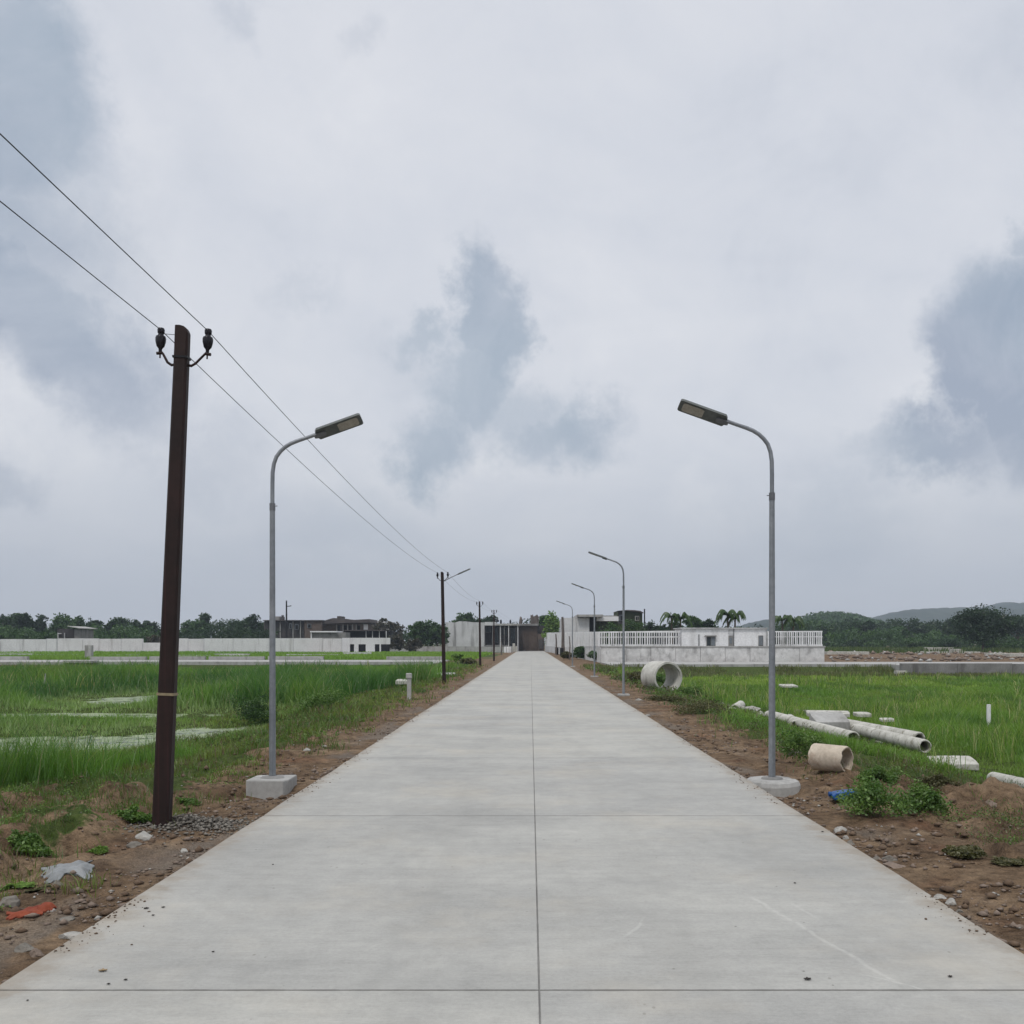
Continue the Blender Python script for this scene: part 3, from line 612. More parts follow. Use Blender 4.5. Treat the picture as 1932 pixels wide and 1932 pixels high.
def foot_box(x0, x1, y0, y1, z0, z1, ch=.05):
    def f(t):
        m_ = MB(); o = [(x0, y0), (x1 - ch, y0), (x1, y0 + ch * 1.6), (x1, y1), (x0 + ch, y1), (x0, y1 - ch)]
        n = len(o); m_.add([(a, b_, z0) for a, b_ in o] + [(a, b_, z1 - .012 * vn(a * 9, b_ * 9)) for a, b_ in o], [tuple(range(n))[::-1], tuple(range(n, 2 * n))] + [(i, (i + 1) % n, (i + 1) % n + n, i + n) for i in range(n)])
        m_.build('footing', 'concrete', t, bevel=.018)
        q = MB(); cxx, cyy = t.location.x, t.location.y
        q.lathe([(.16, z1 - .01), (.13, z1 + .012), (.05, z1 + .02)], 14, Matrix.Translation((cxx, cyy, 0))); q.build('grout', 'concrete_dark', t, True)
    return f
LX, LY = X(514, 13.15), 13.15
street_lamp('grey street lamp on a square concrete block beside the dark utility pole', LX, LY, .07, 1, .935, .62, foot_box(LX - .27, LX + .25, LY - .27, LY + .3, -.34, .07))
PX, PY = X(1456.5, 13.5), 13.5
def foot_pad(t):
    m_ = MB(); vs = []; n = 28
    for z_, r_ in ((-.4, .335), (-.06, .325), (-.012, .305), (.012, .27)):
        for j in range(n):
            a_ = 2 * math.pi * j / n + .3; q_ = (abs(math.cos(a_ - .3)) ** 3.2 + abs(math.sin(a_ - .3)) ** 3.2) ** (-1 / 3.2); rr = r_ * q_ * (1 + .10 * (vn(j * .7, 1., 4) - .5)); vs.append((PX + rr * math.cos(a_), PY + rr * math.sin(a_), z_ - .02 * vn(j * .9, z_ * 9, 6) * (z_ > -.1)))
    m_.add(vs, [(i * n + j, i * n + (j + 1) % n, (i + 1) * n + (j + 1) % n, (i + 1) * n + j) for i in range(3) for j in range(n)] + [tuple(range(3 * n, 4 * n))]); m_.build('footing', 'concrete', t)
    q = MB(); q.lathe([(.15, -.005), (.13, .022), (.05, .03)], 14, Matrix.Translation((PX, PY, 0))); q.build('grout', 'concrete_dark', t, True)
street_lamp('tall grey street lamp in a low concrete pad near the clay pipe', PX, PY, .012, -1, 1., .62, foot_pad)
for (u_, y_, lab) in ((1176.5, 35.6, 'slender street lamp standing just left of the big concrete ring'), (1121.5, 54.6, 'mid distance street lamp in front of the white paling fence'), (1080, 77.5, 'smallest street lamp rising above the high white wall')):
    def pad(t, a=X(u_, y_), b_=y_): MB().box(a - .2, a + .2, b_ - .2, b_ + .2, -.3, .01).build('footing', 'concrete', t, bevel=.02)
    street_lamp(lab, X(u_, y_), y_, .01, -1, 1., 0., pad)

# ------------------------------------------------------------------ utility poles and wires
PG = 'brown utility poles left of the road'
def utility_pole(label, x, y, zb, lean, band=True, lamp=False, H=4.92, wd=(.168, .135)):
    t = thing('utility_pole', label, 'utility pole', (x, y, zb), PG); t.rotation_euler.y = lean
    W = lambda a, b_, c: (x + a, y + b_, zb + c)
    sh = MB(); vs = []; rings = [(-.3, 0), (1.30, .26), (1.34, .27), (H - .22, 1)] ; n = 0
    def rect(h, tt, x1=None):
        hw = (wd[0] * (1 - tt) + wd[1] * tt) / 2; hd_ = hw * .8; r_ = .02
        return [W(-hw, -hd_ + r_, h), W(-hw + r_, -hd_, h), W(hw - r_, -hd_, h), W(hw, -hd_ + r_, h), W(hw, hd_ - r_, h), W(hw - r_, hd_, h), W(-hw + r_, hd_, h), W(-hw, hd_ - r_, h)]
    rows = [rect(h, tt) for h, tt in rings]
    hw = wd[1] / 2
    for k in range(1, 6):                                                    # the right shoulder is rounded off
        an = math.pi / 2 * k / 5; zz = H - .10 + .10 * math.sin(an) - .0; xr = hw - .07 + .07 * math.cos(an); hd_ = hw * .8; r_ = .015
        rows.append([W(-hw, -hd_ + r_, zz), W(-hw + r_, -hd_, zz), W(xr - r_, -hd_, zz), W(xr, -hd_ + r_, zz), W(xr, hd_ - r_, zz), W(xr - r_, hd_, zz), W(-hw + r_, hd_, zz), W(-hw, hd_ - r_, zz)])
    for r_ in rows: vs += r_
    fs = [(i * 8 + j, i * 8 + (j + 1) % 8, (i + 1) * 8 + (j + 1) % 8, (i + 1) * 8 + j) for i in range(len(rows) - 1) for j in range(8)] + [tuple(range((len(rows) - 1) * 8, len(rows) * 8))]
    sh.add(vs, fs); sh.build('shaft', 'rust_brown', t)
    def strap(h, hh, e, mat, name):
        tt = np.interp(h, [q[0] for q in rings], [q[1] for q in rings]); a = (wd[0] * (1 - tt) + wd[1] * tt) / 2 + e; b_ = a * .8 + e * .3
        s_ = MB(); s_.box(x - a, x + a, y - b_, y + b_, zb + h - hh / 2, zb + h + hh / 2); return s_.build(name, mat, t)
    if band: strap(1.322, .026, .004, 'band', 'tape_band')
    strap(H - .31, .02, .006, 'black', 'strap')
    for sgn, ox, oz in ((-1, .215, 4.67), (1, .25, 4.68)):
        oz = oz - 4.92 + H
        b_ = MB(); hw2 = wd[1] / 2
        b_.tube([W(sgn * (hw2 - .02), 0, H - .375), W(sgn * (hw2 + .03), 0, H - .385), W(sgn * (hw2 + .07), 0, H - .36), W(sgn * (ox - .03), 0, oz - .03), W(sgn * ox, 0, oz)], [.014, .014, .013, .012, .013], 8)
        b_.tube([W(sgn * (ox - .012), 0, oz - .02), W(sgn * (ox + .035), 0, oz - .025)], .016, 8); b_.tube([W(sgn * ox, 0, oz - .07), W(sgn * ox, 0, oz)], .008, 8)
        br = b_.build('bracket', 'rust_brown', t, True)
        i_ = MB(); i_.lathe([(.016, -.01), (.018, .02), (.038, .045), (.050, .09), (.052, .125), (.045, .145), (.03, .15), (.026, .165), (.034, .18), (.036, .21), (.028, .225), (.0, .228)], 14, Matrix.Translation(W(sgn * ox, 0, oz))); i_.build('insulator', 'porcelain', br, True)
    tw = MB(); tw.tube([W(-.19, 0, H - .08), W(-wd[1] / 2, -.0, H - .085)], .0028, 6); tw.build('tie_wire', 'wire', t)
    if lamp:
        m_ = MB(); m_.tube([W(.08, 0, H - .42), W(.35, 0, H - .28), W(.7, 0, H - .12), W(.82, 0, H - .07)], .018, 8); ar = m_.build('lamp_arm', 'galv_dark', t, True)
        m_ = MB(); m_.tube([W(.68, 0, H - .135), W(.75, 0, H - .10), W(1.2, 0, H + .09), W(1.27, 0, H + .115)], [.02, .035, .034, .02], 10); m_.build('lamp_head', 'housing', ar, True)
    rot = Matrix.Rotation(lean, 3, 'Y'); b0 = Vector((x, y, zb))
    return [b0 + rot @ Vector((s_ * ox, 0, oz + .205 - 4.92 + H)) for s_, ox, oz in ((-1, .215, 4.67), (1, .25, 4.68))]
ends = [[Vector((-3.95, -30, 4.85)), Vector((-3.05, -30, 4.88))]]
ends.append(utility_pole('large dark brown utility pole leaning right, nearest on the left verge', X(305, 10.1), 10.1, -.03, math.radians(2.45), H=4.95))
ends.append(utility_pole('dark utility pole with a slanting lamp arm beside the road', X(838, 46), 46, -.03, math.radians(-1.0), False, True, 5.0))
ends.append(utility_pole('thin dark utility pole in front of the blank white building wall', X(906, 80), 80, -.04, math.radians(-.6), False, False, 5.05, (.19, .13)))
ends.append(utility_pole('farthest utility pole, before the dark windows of the white building', X(932, 102), 102, -.05, 0, False, False, 5.1, (.19, .10)))
ends.append([Vector((X(975, 210), 209, 5.6)), Vector((X(984, 210), 209, 5.75))])
for w_, lab in ((0, 'lower overhead wire on the left insulators of the poles'), (1, 'upper overhead wire on the right insulators of the poles')):
    pts = []; rad = []
    for i in range(len(ends) - 1):
        a, b_ = ends[i][w_], ends[i + 1][w_]; ns = 26
        for k in range(ns):
            q = k / ns; P_ = a.lerp(b_, q); P_.z -= 4 * (.26 if i else .1) * q * (1 - q); pts.append(P_); rad.append(.0042)
    pts.append(ends[-1][w_]); rad.append(.0042)
    tag(MB().tube(pts, rad, 6).build('overhead_wire', 'wire'), lab, 'wire', 'overhead wires')

# ------------------------------------------------------------------ pipes, slabs and rubble on the right field
def pipe(label, face, back, ro, ri, mat, group=None, name='concrete_pipe', lip=False):
    a = Vector(face); d = Vector(back) - a; ln = d.length
    mt = Matrix.Translation(a) @ d.to_track_quat('Z', 'Y').to_matrix().to_4x4()
    pr = [(ri, 0), (ri, ln), (ro, ln), (ro, .04), (ro - .012, 0), (ri, 0)]
    if lip: pr = [(ri + .035, 0), (ri + .035, .09), (ri, .095), (ri, ln), (ro, ln), (ro, .02), (ro - .015, 0), (ri + .035, 0)]
    m_ = MB(); m_.lathe(pr, 40, mt)
    ax_ = d.normalized()
    def rag(v):                                                              # rims are chipped back unevenly
        v = Vector(v); al = (v - a).dot(ax_); e = max(0., 1 - min(al, ln - al) / .1); jag = .045 * (vn(v.x * 9 + v.z * 13, v.z * 11 - v.x * 5, 12) - .35)
        v = v + ax_ * (max(0., jag) * e * (1 if al < ln / 2 else -1)); return (v.x + .012 * (vn(v.y * 4, v.z * 4, 2) - .5), v.y, v.z + .018 * (vn(v.x * 4, v.y * 4, 3) - .5))
    m_.v = [rag(v) for v in m_.v]
    return tag(m_.build(name, mat, smooth=True), label, 'pipe', group)
va = math.atan((1258 - U0) / F); ba = va - math.radians(27); fc = Vector((X(1261, 41.5), 41.5, Z(1278, 41.5)))
pipe('large round concrete ring pipe lying open on the right verge', fc, fc + Vector((math.sin(ba), math.cos(ba), 0)) * 1.25, .645, .52, 'pipe_ring', lip=True, name='concrete_ring')
yq = ground_hit(1598, 1454); ba = math.radians(-44); fc = Vector((X(1600, yq), yq, T(X(1600, yq), yq) + .150 * yq / 16))
pipe('short tan clay pipe with its open end facing right', fc, fc + Vector((math.sin(ba), math.cos(ba), .02)) * .50, .215 * yq / 16, .178 * yq / 16, 'clay', name='clay_pipe')
CG = 'pale concrete pipes half sunk in the grass'
def P3(u, v, y): return Vector((X(u, y), y, Z(v, y)))
pipe('long pale concrete pipe with a dark open end right behind the clay pipe', P3(1611, 1393, 22.6), P3(1452, 1350, 29), .155, .125, 'pale_pipe', CG)
pipe('longest pale pipe of the pair, ending in a small dark mouth', P3(1746, 1408, 21.0), P3(1596, 1371, 26.5), .14, .11, 'pale_pipe', CG)
pipe('pale pipe lying along the far side of the longest pipe', P3(1735, 1393, 22.3), P3(1585, 1364, 27.0), .14, .10, 'pale_pipe', CG)
pipe('stub of pale pipe whose dark mouth shows above the weeds behind the lamp', P3(1502, 1370, 26.2), P3(1490, 1357, 28.4), .15, .115, 'pale_pipe', CG)
pipe('pale pipe end among the broken sacks beyond the right lamp', P3(1386, 1338, 33.0), P3(1398, 1330, 34.6), .15, .11, 'pale_pipe', CG)
pipe('pale pipe sticking in from the right edge of the field', P3(1872, 1468, 17.0), P3(1950, 1486, 15.6), .11, .085, 'pale_pipe', CG)
def slab_thing(name, label, u0_, u1_, v_, y_, dep, th, mat, cat, tilt=0., yaw=0., group=None, z=None, rough=.02):
    x0, x1 = X(u0_, y_), X(u1_, y_); m_ = MB(); n = 7; z_ = Z(v_, y_) if z is None else z
    o = [(x0, 0), ((x0 * 2 + x1) / 3, -rough), ((x0 + 2 * x1) / 3, rough), (x1, 0), (x1 + rough, dep * .5), (x1, dep), ((x0 + x1) / 2, dep + rough), (x0, dep), (x0 - rough, dep * .6)]
    n = len(o); cxx = (x0 + x1) / 2
    f = lambda a, b_, h: (cxx + (a - cxx) * math.cos(yaw) - b_ * math.sin(yaw), y_ + b_ * math.cos(yaw) + (a - cxx) * math.sin(yaw), z_ + h + tilt * b_ + .6 * rough * (vn(a * 5, b_ * 5, 7) - .5))
    m_.add([f(a, b_, -th) for a, b_ in o] + [f(a, b_, 0) for a, b_ in o], [tuple(range(n))[::-1], tuple(range(n, 2 * n))] + [(i, (i + 1) % n, (i + 1) % n + n, i + n) for i in range(n)])
    return tag(m_.build(name, mat, bevel=min(.02, th * .3)), label, cat, group)
SG = 'loose concrete slabs'
slab_thing('concrete_slab', 'grey concrete slab tilted against the pale pipes', 1541, 1604, 1362, 25.6, .7, .25, 'concrete', 'slab', .30, group=SG)
slab_thing('concrete_slab', 'curved pale slab lying on the grey tilted slab', 1525, 1602, 1346, 27.2, .5, .10, 'pale_pipe', 'slab', .1, -.2, group=SG)
slab_thing('concrete_slab', 'long flat pale slab in the grass right of the clay pipe', 1765, 1848, 1442, 19.0, .42, .12, 'pale_pipe', 'slab', .28, group=SG)
slab_thing('concrete_slab', 'small pale flat stone in the grass above the pipes', 1617, 1645, 1347, 30.0, .4, .1, 'pale_pipe', 'slab', .1, group=SG)
slab_thing('concrete_slab', 'tiny pale flat stone right of the small pale stone', 1664, 1688, 1357, 28.6, .25, .08, 'pale_pipe', 'slab', .1, group=SG)
slab_thing('concrete_slab', 'thin pale slab far out in the bright green grass', 1478, 1506, 1294, 51, 1.0, .1, 'pale_pipe', 'slab', .05, group=SG)
slab_thing('concrete_slab', 'pale square block at the foot of the far retaining wall', 1692, 1712, 1282, 74.6, .6, .6, 'pale_pipe', 'slab', 0, group=SG, z=-.28)
slab_thing('concrete_slab', 'white flat slab beside the capped marker post in the left grass', 746, 768, 1282, 44, .9, .16, 'pale_pipe', 'slab', .05, group=SG, z=.15)
slab_thing('concrete_slab', 'white kerb stone behind the second utility pole', 800, 858, 1269, 56, .3, .25, 'paint', 'slab', 0, group=SG, z=.13)

# capped posts
t = thing('marker_post', 'grey marker post with a pale block cap by the left verge', 'post', (X(772, 33), 33, T(X(772, 33), 33)))
x_, y_ = X(772, 33), 33
MB().box(x_ - .065, x_ + .065, y_ - .06, y_ + .06, t.location.z - .1, Z(1280, 33)).build('post', 'concrete', t, bevel=.015)
MB().box(x_ - .10, x_ + .085, y_ - .09, y_ + .09, Z(1280, 33), Z(1270, 33)).build('cap', 'concrete', t, bevel=.03)
x_, y_ = X(1865, 29), 29; m_ = MB(); m_.box(x_ - .035, x_ + .05, y_ - .04, y_ + .04, T(x_, y_) - .1, Z(1329, 29)); m_.box(x_ - .045, x_ - .0352, y_ - .03, y_ + .03, T(x_, y_) - .1, Z(1332, 29))
tag(m_.build('marker_post', 'paint', bevel=.008), 'small white marker post alone in the right grass', 'post')
x_, y_ = X(83, 44), 44; m_ = MB().tube([(x_, y_, T(x_, y_) - .1), (x_ + .02, y_, T(x_, y_) + .5), (x_ + .06, y_, T(x_, y_) + .95)], [.03, .03, .02], 8)
tag(m_.build('stake', 'pale_pipe', smooth=True), 'thin pale stake standing in the tall left grass', 'stake')

# blue jerrycan lying on its side
y_ = ground_hit(1600, 1507); x_ = X(1599, y_); z_ = T(x_, y_)
t = thing('jerrycan', 'blue plastic jerrycan lying on the bare soil by the weeds', 'jerrycan', (x_, y_, z_))
m_ = MB(); prof = [(-.19, .02), (-.20, .05), (-.15, .085), (-.02, .105), (.14, .115), (.18, .10), (.19, .04), (.17, .01), (-.17, .0)]
m_.prism([(x_ + a, z_ + b_ - .01) for a, b_ in prof], y_ - .09, y_ + .10); m_.build('body', 'blue', t, bevel=.02)
m_ = MB(); m_.lathe([(.0, .0), (.028, 0), (.028, .03), (0, .032)], 12, Matrix.Translation((x_ - .19, y_, z_ + .055)) @ Matrix.Rotation(-math.pi / 2, 4, 'Y')); m_.build('cap', 'blue', t, True)

# ------------------------------------------------------------------ rocks
def rock_mesh(seed, sx, sy, sz, sub=3, jag=.35):
    bm = bmesh.new(); bmesh.ops.create_icosphere(bm, subdivisions=sub, radius=1); r = random.Random(seed)
    planes = [(Vector((r.uniform(-1, 1), r.uniform(-1, 1), r.uniform(-.6, 1))).normalized(), r.uniform(.55, .9)) for _ in range(9)]
    for v in bm.verts:
        p_ = v.co.copy()
        for n_, d_ in planes:
            e = p_.dot(n_) - d_
            if e > 0: p_ -= n_ * e
        nn = .5 * (vn(p_.x * 2.5 + seed, p_.y * 2.5 + p_.z * 2) + vn(p_.x * 6, p_.z * 6 + seed)) - .5
        p_ *= 1 + jag * float(nn); v.co = (p_.x * sx, p_.y * sy, p_.z * sz)
    me = bpy.data.meshes.new('rock'); bm.to_mesh(me); bm.free(); return me
RG = 'loose rocks on the verges'
def rock(label, u, v, w_, h_, mat, seed, dep=.8, group=RG, name='rock'):
    y_ = ground_hit(u, v); s_ = y_ / F; x_ = X(u, y_); me = rock_mesh(seed, w_ * s_ / 2, w_ * s_ / 2 * dep, h_ * s_ * .62); me.materials.append(M[mat])
    o = bpy.data.objects.new(name, me); COL.objects.link(o); o.location = (x_, y_ + w_ * s_ * .3 * dep, T(x_, y_) + h_ * s_ * .10); o.rotation_euler.z = random.Random(seed).uniform(-.4, .4)
    return tag(o, label, 'rock', group)
rock('white angular rock at the right road edge, nearest the lamp', 1585, 1572, 30, 17, 'rock_pale', 1)
rock('small white stone touching the white angular rock', 1597, 1584, 14, 10, 'rock_pale', 2)
rock('mottled grey stone third along the right road edge', 1607, 1595, 18, 12, 'rock', 3)
rock('brownish rounded rock sitting on a thin slab of stone', 1681, 1626, 30, 15, 'rock', 4)
rock('flat dark stone under the brownish rounded rock', 1692, 1637, 44, 10, 'rock_brown', 5, 1.)
rock('grey chip beside the brownish rounded rock', 1655, 1622, 18, 8, 'rock', 6)
rock('pale rock, upper of the pair by the right road edge', 1774, 1697, 27, 11, 'rock_pale', 7)
rock('pale rock, lower of the pair by the right road edge', 1797, 1708, 24, 16, 'rock_pale', 8)
rock('small grey stone just below the pair of pale rocks', 1812, 1722, 14, 10, 'rock', 9)
rock('round brown boulder on the dark soil bank right', 1873, 1523, 26, 20, 'rock_brown', 10)
rock('pale brown stone beside the green tuft on the right bank', 1848, 1611, 18, 17, 'rock', 11)
rock('low stone half buried in soil at the right edge', 1880, 1788, 50, 16, 'rock_brown', 12)
rock('rust tinted stone at the right frame edge', 1925, 1752, 22, 9, 'rock_brown', 13)
rock('grey slab of rock at the foot of the leaning pole', 267, 1585, 40, 20, 'rock_pale', 14)
rock('small crumbled rock below the leaning pole slab', 253, 1598, 32, 12, 'rock', 15)
rock('flat tan stone on bare soil near the left road edge', 345, 1609, 20, 9, 'rock_pale', 16)
rock('dark grey rock left of the tan soil patch', 105, 1674, 28, 18, 'rock', 17)
rock('grey boulder cut by the left frame edge', 12, 1709, 44, 26, 'rock', 18)
rock('long pale stone lying along the left road edge', 130, 1772, 58, 17, 'rock_pale', 19, .5)
rock('small pale stone beside the red cloth', 98, 1722, 12, 9, 'rock_pale', 20)
rock('grey flat stone above the long pale stone', 124, 1738, 30, 9, 'rock', 21)
rock('lumpy grey rock in the rubble at the lower left', 42, 1796, 36, 20, 'rock', 22)
rock('brown lump beside the lumpy grey rock', 66, 1806, 28, 22, 'rock_brown', 23)
rock('white litter lump in the weeds below the big ring', 1222, 1352, 13, 6, 'rock_pale', 24)
rock('white lump beside the base of the slender lamp', 1206, 1322, 16, 6, 'rock_pale', 25)
rock('white litter clump on the left verge past the lamp', 578, 1417, 15, 7, 'rock_pale', 26)
rock('small white litter clump nearer the left road edge', 612, 1409, 10, 5, 'rock_pale', 27)
rock('brown rock between the clay pipe and the dark weeds', 1712, 1440, 18, 12, 'rock_brown', 28)
for k_, (u_, v_, w_, h_, lab) in enumerate(((1380, 1343, 34, 12, 'pale broken rubble lump left of the pipe end'), (1420, 1342, 40, 13, 'long pale rubble lump between the pipe end and the lamp'), (1480, 1356, 40, 11, 'pale crumbled rubble just right of the lamp pole'), (1512, 1347, 30, 12, 'grey crumbled rubble beside the curved slab'), (1500, 1425, 26, 20, 'pale fibrous lump at the right lamp foot'))):
    rock(lab, u_, v_, w_, h_, 'rock_pale' if k_ < 3 else 'rock', 40 + k_, group='broken rubble on the right verge', name='rubble')
# scattered pebbles and a spill of gravel
def pebbles(name, xy, r0, r1, mat, seed):
    r = np.random.default_rng(seed); n = len(xy); ico = np.array([(0, 0, 1), (.9, 0, .2), (.28, .85, .3), (-.72, .53, .1), (-.72, -.53, .3), (.28, -.85, .1), (0, 0, -.8)], float)
    tri = np.array([(0, 1, 2), (0, 2, 3), (0, 3, 4), (0, 4, 5), (0, 5, 1), (6, 2, 1), (6, 3, 2), (6, 4, 3), (6, 5, 4), (6, 1, 5)])
    s_ = r0 + (r1 - r0) * r.random(n) ** 3; an = r.uniform(0, 6.28, n); ca, sa = np.cos(an), np.sin(an)
    V = ico[None] * r.uniform(.6, 1.3, (n, 7, 1)) * s_[:, None, None] * np.stack([r.uniform(.8, 1.4, n), np.ones(n), r.uniform(.4, .8, n)], 1)[:, None]
    Q = V.copy(); Q[..., 0] = V[..., 0] * ca[:, None] - V[..., 1] * sa[:, None]; Q[..., 1] = V[..., 0] * sa[:, None] + V[..., 1] * ca[:, None]
    z = xy[:, 2] if xy.shape[1] > 2 else terrain(xy[:, 0], xy[:, 1])
    Q[..., 0] += xy[:, 0, None]; Q[..., 1] += xy[:, 1, None]; Q[..., 2] += (z + s_ * .2)[:, None]
    lp = (np.arange(n)[:, None, None] * 7 + tri[None]).ravel()
    return tag(fast_mesh(name, Q.reshape(-1, 3), lp, np.arange(n * 10) * 3, mat), kind='stuff')
def verge_pts(n, seed, y1=45, dmax=1.6):
    r = np.random.default_rng(seed); y = (3.8 ** .3 + (y1 ** .3 - 3.8 ** .3) * r.random(n)) ** (1 / .3); d = r.exponential(.42, n) * dmax; lf = r.random(n) < .5
    x = np.where(lf, RL - .03 - d, RR + .03 + d); k = vn(x * 1.5, y * 1.5, 93) > .38; return np.stack([x[k], y[k]], 1)
pebbles('gravel', verge_pts(5200, 5), .005, .028, 'rock_brown', 1)
pebbles('gravel', verge_pts(2400, 6), .006, .05, 'rock_brown', 2)
pebbles('gravel', verge_pts(500, 8, 30), .008, .03, 'rock_pale', 9)
pebbles('gravel', verge_pts(3200, 10, 22, 4.5), .010, .06, 'clod', 14)
r_ = np.random.default_rng(15); n_ = 2600; y_ = (3.8 ** .3 + (60 ** .3 - 3.8 ** .3) * r_.random(n_)) ** (1 / .3); d_ = r_.exponential(.07, n_); x_ = np.where(r_.random(n_) < .5, RL + d_, RR - d_); k_ = vn(y_ * .9, x_ * 0 + (x_ > 0) * 7, 94) > .45
pebbles('gravel', np.stack([x_[k_], y_[k_], np.full(k_.sum(), .001)], 1), .003, .014, 'clod', 16)
r_ = np.random.default_rng(17); n_ = 260; q_ = r_.random(n_); x_ = 6.7 + 1.6 * q_ + r_.normal(0, .3, n_); y_ = 34 - 8 * q_ + r_.normal(0, .9, n_)
pebbles('rubble', np.stack([x_, y_], 1), .03, .17, 'rock_pale', 18)
r_ = np.random.default_rng(4); n_ = 1500; y_ = 10.25 + r_.normal(0, .22, n_); x_ = X(365, 10.2) + r_.normal(0, .26, n_) * 1.1
z_ = terrain(x_, y_) + .10 * np.exp(-((x_ - X(365, 10.2)) / .3) ** 2 - ((y_ - 10.25) / .25) ** 2) * r_.random(n_)
pebbles('gravel_heap', np.stack([x_, y_, z_], 1), .010, .034, 'rock', 3)

# cloth, sheet, leaves
def crumpled(name, label, cat, u, v, w_, d_, hgt, mat, seed, yaw=0., group=None):
    y0 = ground_hit(u, v); x0 = X(u, y0); n = 22; vs = []; a = w_ * y0 / F
    for j in range(n + 1):
        for i in range(n + 1):
            p_ = (i / n - .5) * a * (1 + .12 * math.sin(j * .5 + seed) + .06 * math.sin(j * 1.3)); q = (j / n - .5) * d_ * (1 + .14 * math.sin(i * .45 + seed * 2) + .08 * math.sin(i * 1.1))
            xx = x0 + p_ * math.cos(yaw) - q * math.sin(yaw); yy = y0 + q * math.cos(yaw) + p_ * math.sin(yaw)
            e = min(i, n - i, j, n - j) / n
            vs.append((xx, yy, max(T(xx, yy), T(x0, y0) - .05) + .012 + hgt * float(fbm(xx * 6 + seed, yy * 6, seed, 4)) * min(1, e * 5)))
    top = len(vs); vs += [(p_[0], p_[1], p_[2] - .008) for p_ in vs]; fs = []
    for j in range(n):
        for i in range(n):
            k = j * (n + 1) + i; fs.append((k, k + 1, k + n + 2, k + n + 1)); fs.append((top + k + n + 1, top + k + n + 2, top + k + 1, top + k))
    return tag(MB().add(vs, fs).build(name, mat, smooth=True), label, cat, group)
crumpled('plastic_sheet', 'crumpled pale grey plastic sheet half buried on the left bank', 'sheet', 128, 1640, 80, .5, .07, 'sheet', 3, .45)
crumpled('rag', 'orange red rag lying on the soil at lower left', 'rag', 48, 1726, 58, .24, .06, 'red', 5, .5)
crumpled('rag', 'small dull red rag scrap next to the orange red rag', 'rag', 86, 1716, 34, .12, .05, 'red', 8, .2)
def leaf(label, u, v, w_, mat, yaw, group='dead leaves on the road'):
    y_ = CH * F / (v - V0); x_ = X(u, y_); s_ = w_ * y_ / F / 2; m_ = MB(); pts = []
    for i in range(12):
        a = 2 * math.pi * i / 12; rr = s_ * (1 if i % 2 else .6); px_ = rr * math.cos(a); py_ = rr * .7 * math.sin(a)
        pts.append((x_ + px_ * math.cos(yaw) - py_ * math.sin(yaw), y_ + px_ * math.sin(yaw) + py_ * math.cos(yaw), .006 + .35 * s_ * abs(py_ / s_)))
    m_.add([(x_, y_, .004)] + pts + [(x_, y_, .002)] + [(p_[0], p_[1], p_[2] - .0015) for p_ in pts], [(0, 1 + i, 1 + (i + 1) % 12) for i in range(12)] + [(13, 14 + (i + 1) % 12, 14 + i) for i in range(12)])
    return tag(m_.build('dead_leaf', mat), label, 'leaf', group)
for u_, v_, w_, yw in ((308, 1713, 9, .3), (289, 1728, 8, 1.), (276, 1715, 12, .1), (515, 1632, 5, .6), (402, 1797, 7, .2), (205, 1858, 9, .8), (237, 1850, 9, .2), (52, 1889, 6, .4), (1524, 1849, 18, .1), (1793, 1844, 12, .2), (1700, 1627, 0, 0), (1552, 1570, 7, .3), (1500, 1667, 7, .7)):
    if w_: leaf('small dark curled leaf lying on the pale concrete road', u_, v_, w_, 'leaf_dead', yw)
leaf('flat tan leaf lying near the front road joint', 194, 1833, 20, 'leaf_tan', .3, None)

# ------------------------------------------------------------------ walls, fences and buildings
def bx(m_, u0_, u1_, vt, vb, y_, d_, zt=None, zb=None):
    """box whose front face stands at depth y_, measured off the photograph"""
    return m_.box(X(u0_, y_), X(u1_, y_), y_, y_ + d_, Z(vb, y_) if zb is None else zb, Z(vt, y_) if zt is None else zt)
WG = 'white boundary walls across the far left plots'
def panel_wall(label, u0_, u1_, vt, y_, mat, step=3.4, zb=-.4, notch=None, seed=1, group=WG):
    r = random.Random(seed); x0, x1 = X(u0_, y_), X(u1_, y_); m_ = MB(); x_ = x0; zt = Z(vt, y_)
    while x_ < x1 - .3:
        xe = min(x1, x_ + step * r.uniform(.75, 1.25)); h = zt + r.uniform(-.05, .05)
        if notch and notch[0] < (x_ + xe) / 2 < notch[1]: h = notch[2]
        m_.box(x_, xe - .07, y_ + r.uniform(0, .05), y_ + .3, zb, h); m_.box(xe - .07, xe, y_ + .10, y_ + .28, zb, h - .06); x_ = xe
    return tag(m_.build('boundary_wall', mat), label, 'wall', group)
panel_wall('stretch of white boundary wall overhung by bushes, farthest left', -170, 107, 1205.5, 178, 'plaster', seed=1)
panel_wall('stretch of white panelled wall beyond the leaning pole', 109, 385, 1205, 170, 'plaster', notch=(X(270, 170), X(301, 170), Z(1212.5, 170)), seed=2)
panel_wall('long bright white wall that ends above the dark hedge', 385.5, 645, 1204.6, 169, 'plaster', 5.5, seed=3)
wm_ = MB(); y_ = 171; bx(wm_, 645.5, 736, 1203.4, 1215.5, y_, .3)
for a_, b_ in ((645.5, 660), (668, 676), (690, 707), (716, 718.5)): bx(wm_, a_, b_, 1215.5, 1222, y_, .3, zb=-.4)
tag(wm_.build('boundary_wall', 'plaster'), 'white wall end raised on short legs over dark openings', 'wall', WG)
tag(bx(MB(), 648, 735, 1214, 1222, 172.5, .2, zb=-.4).build('shade_backing', 'inner_shade'), 'black sheet painted as shade behind the raised white wall end', 'wall')  # added dark sheet: shade under the raised wall put into colour
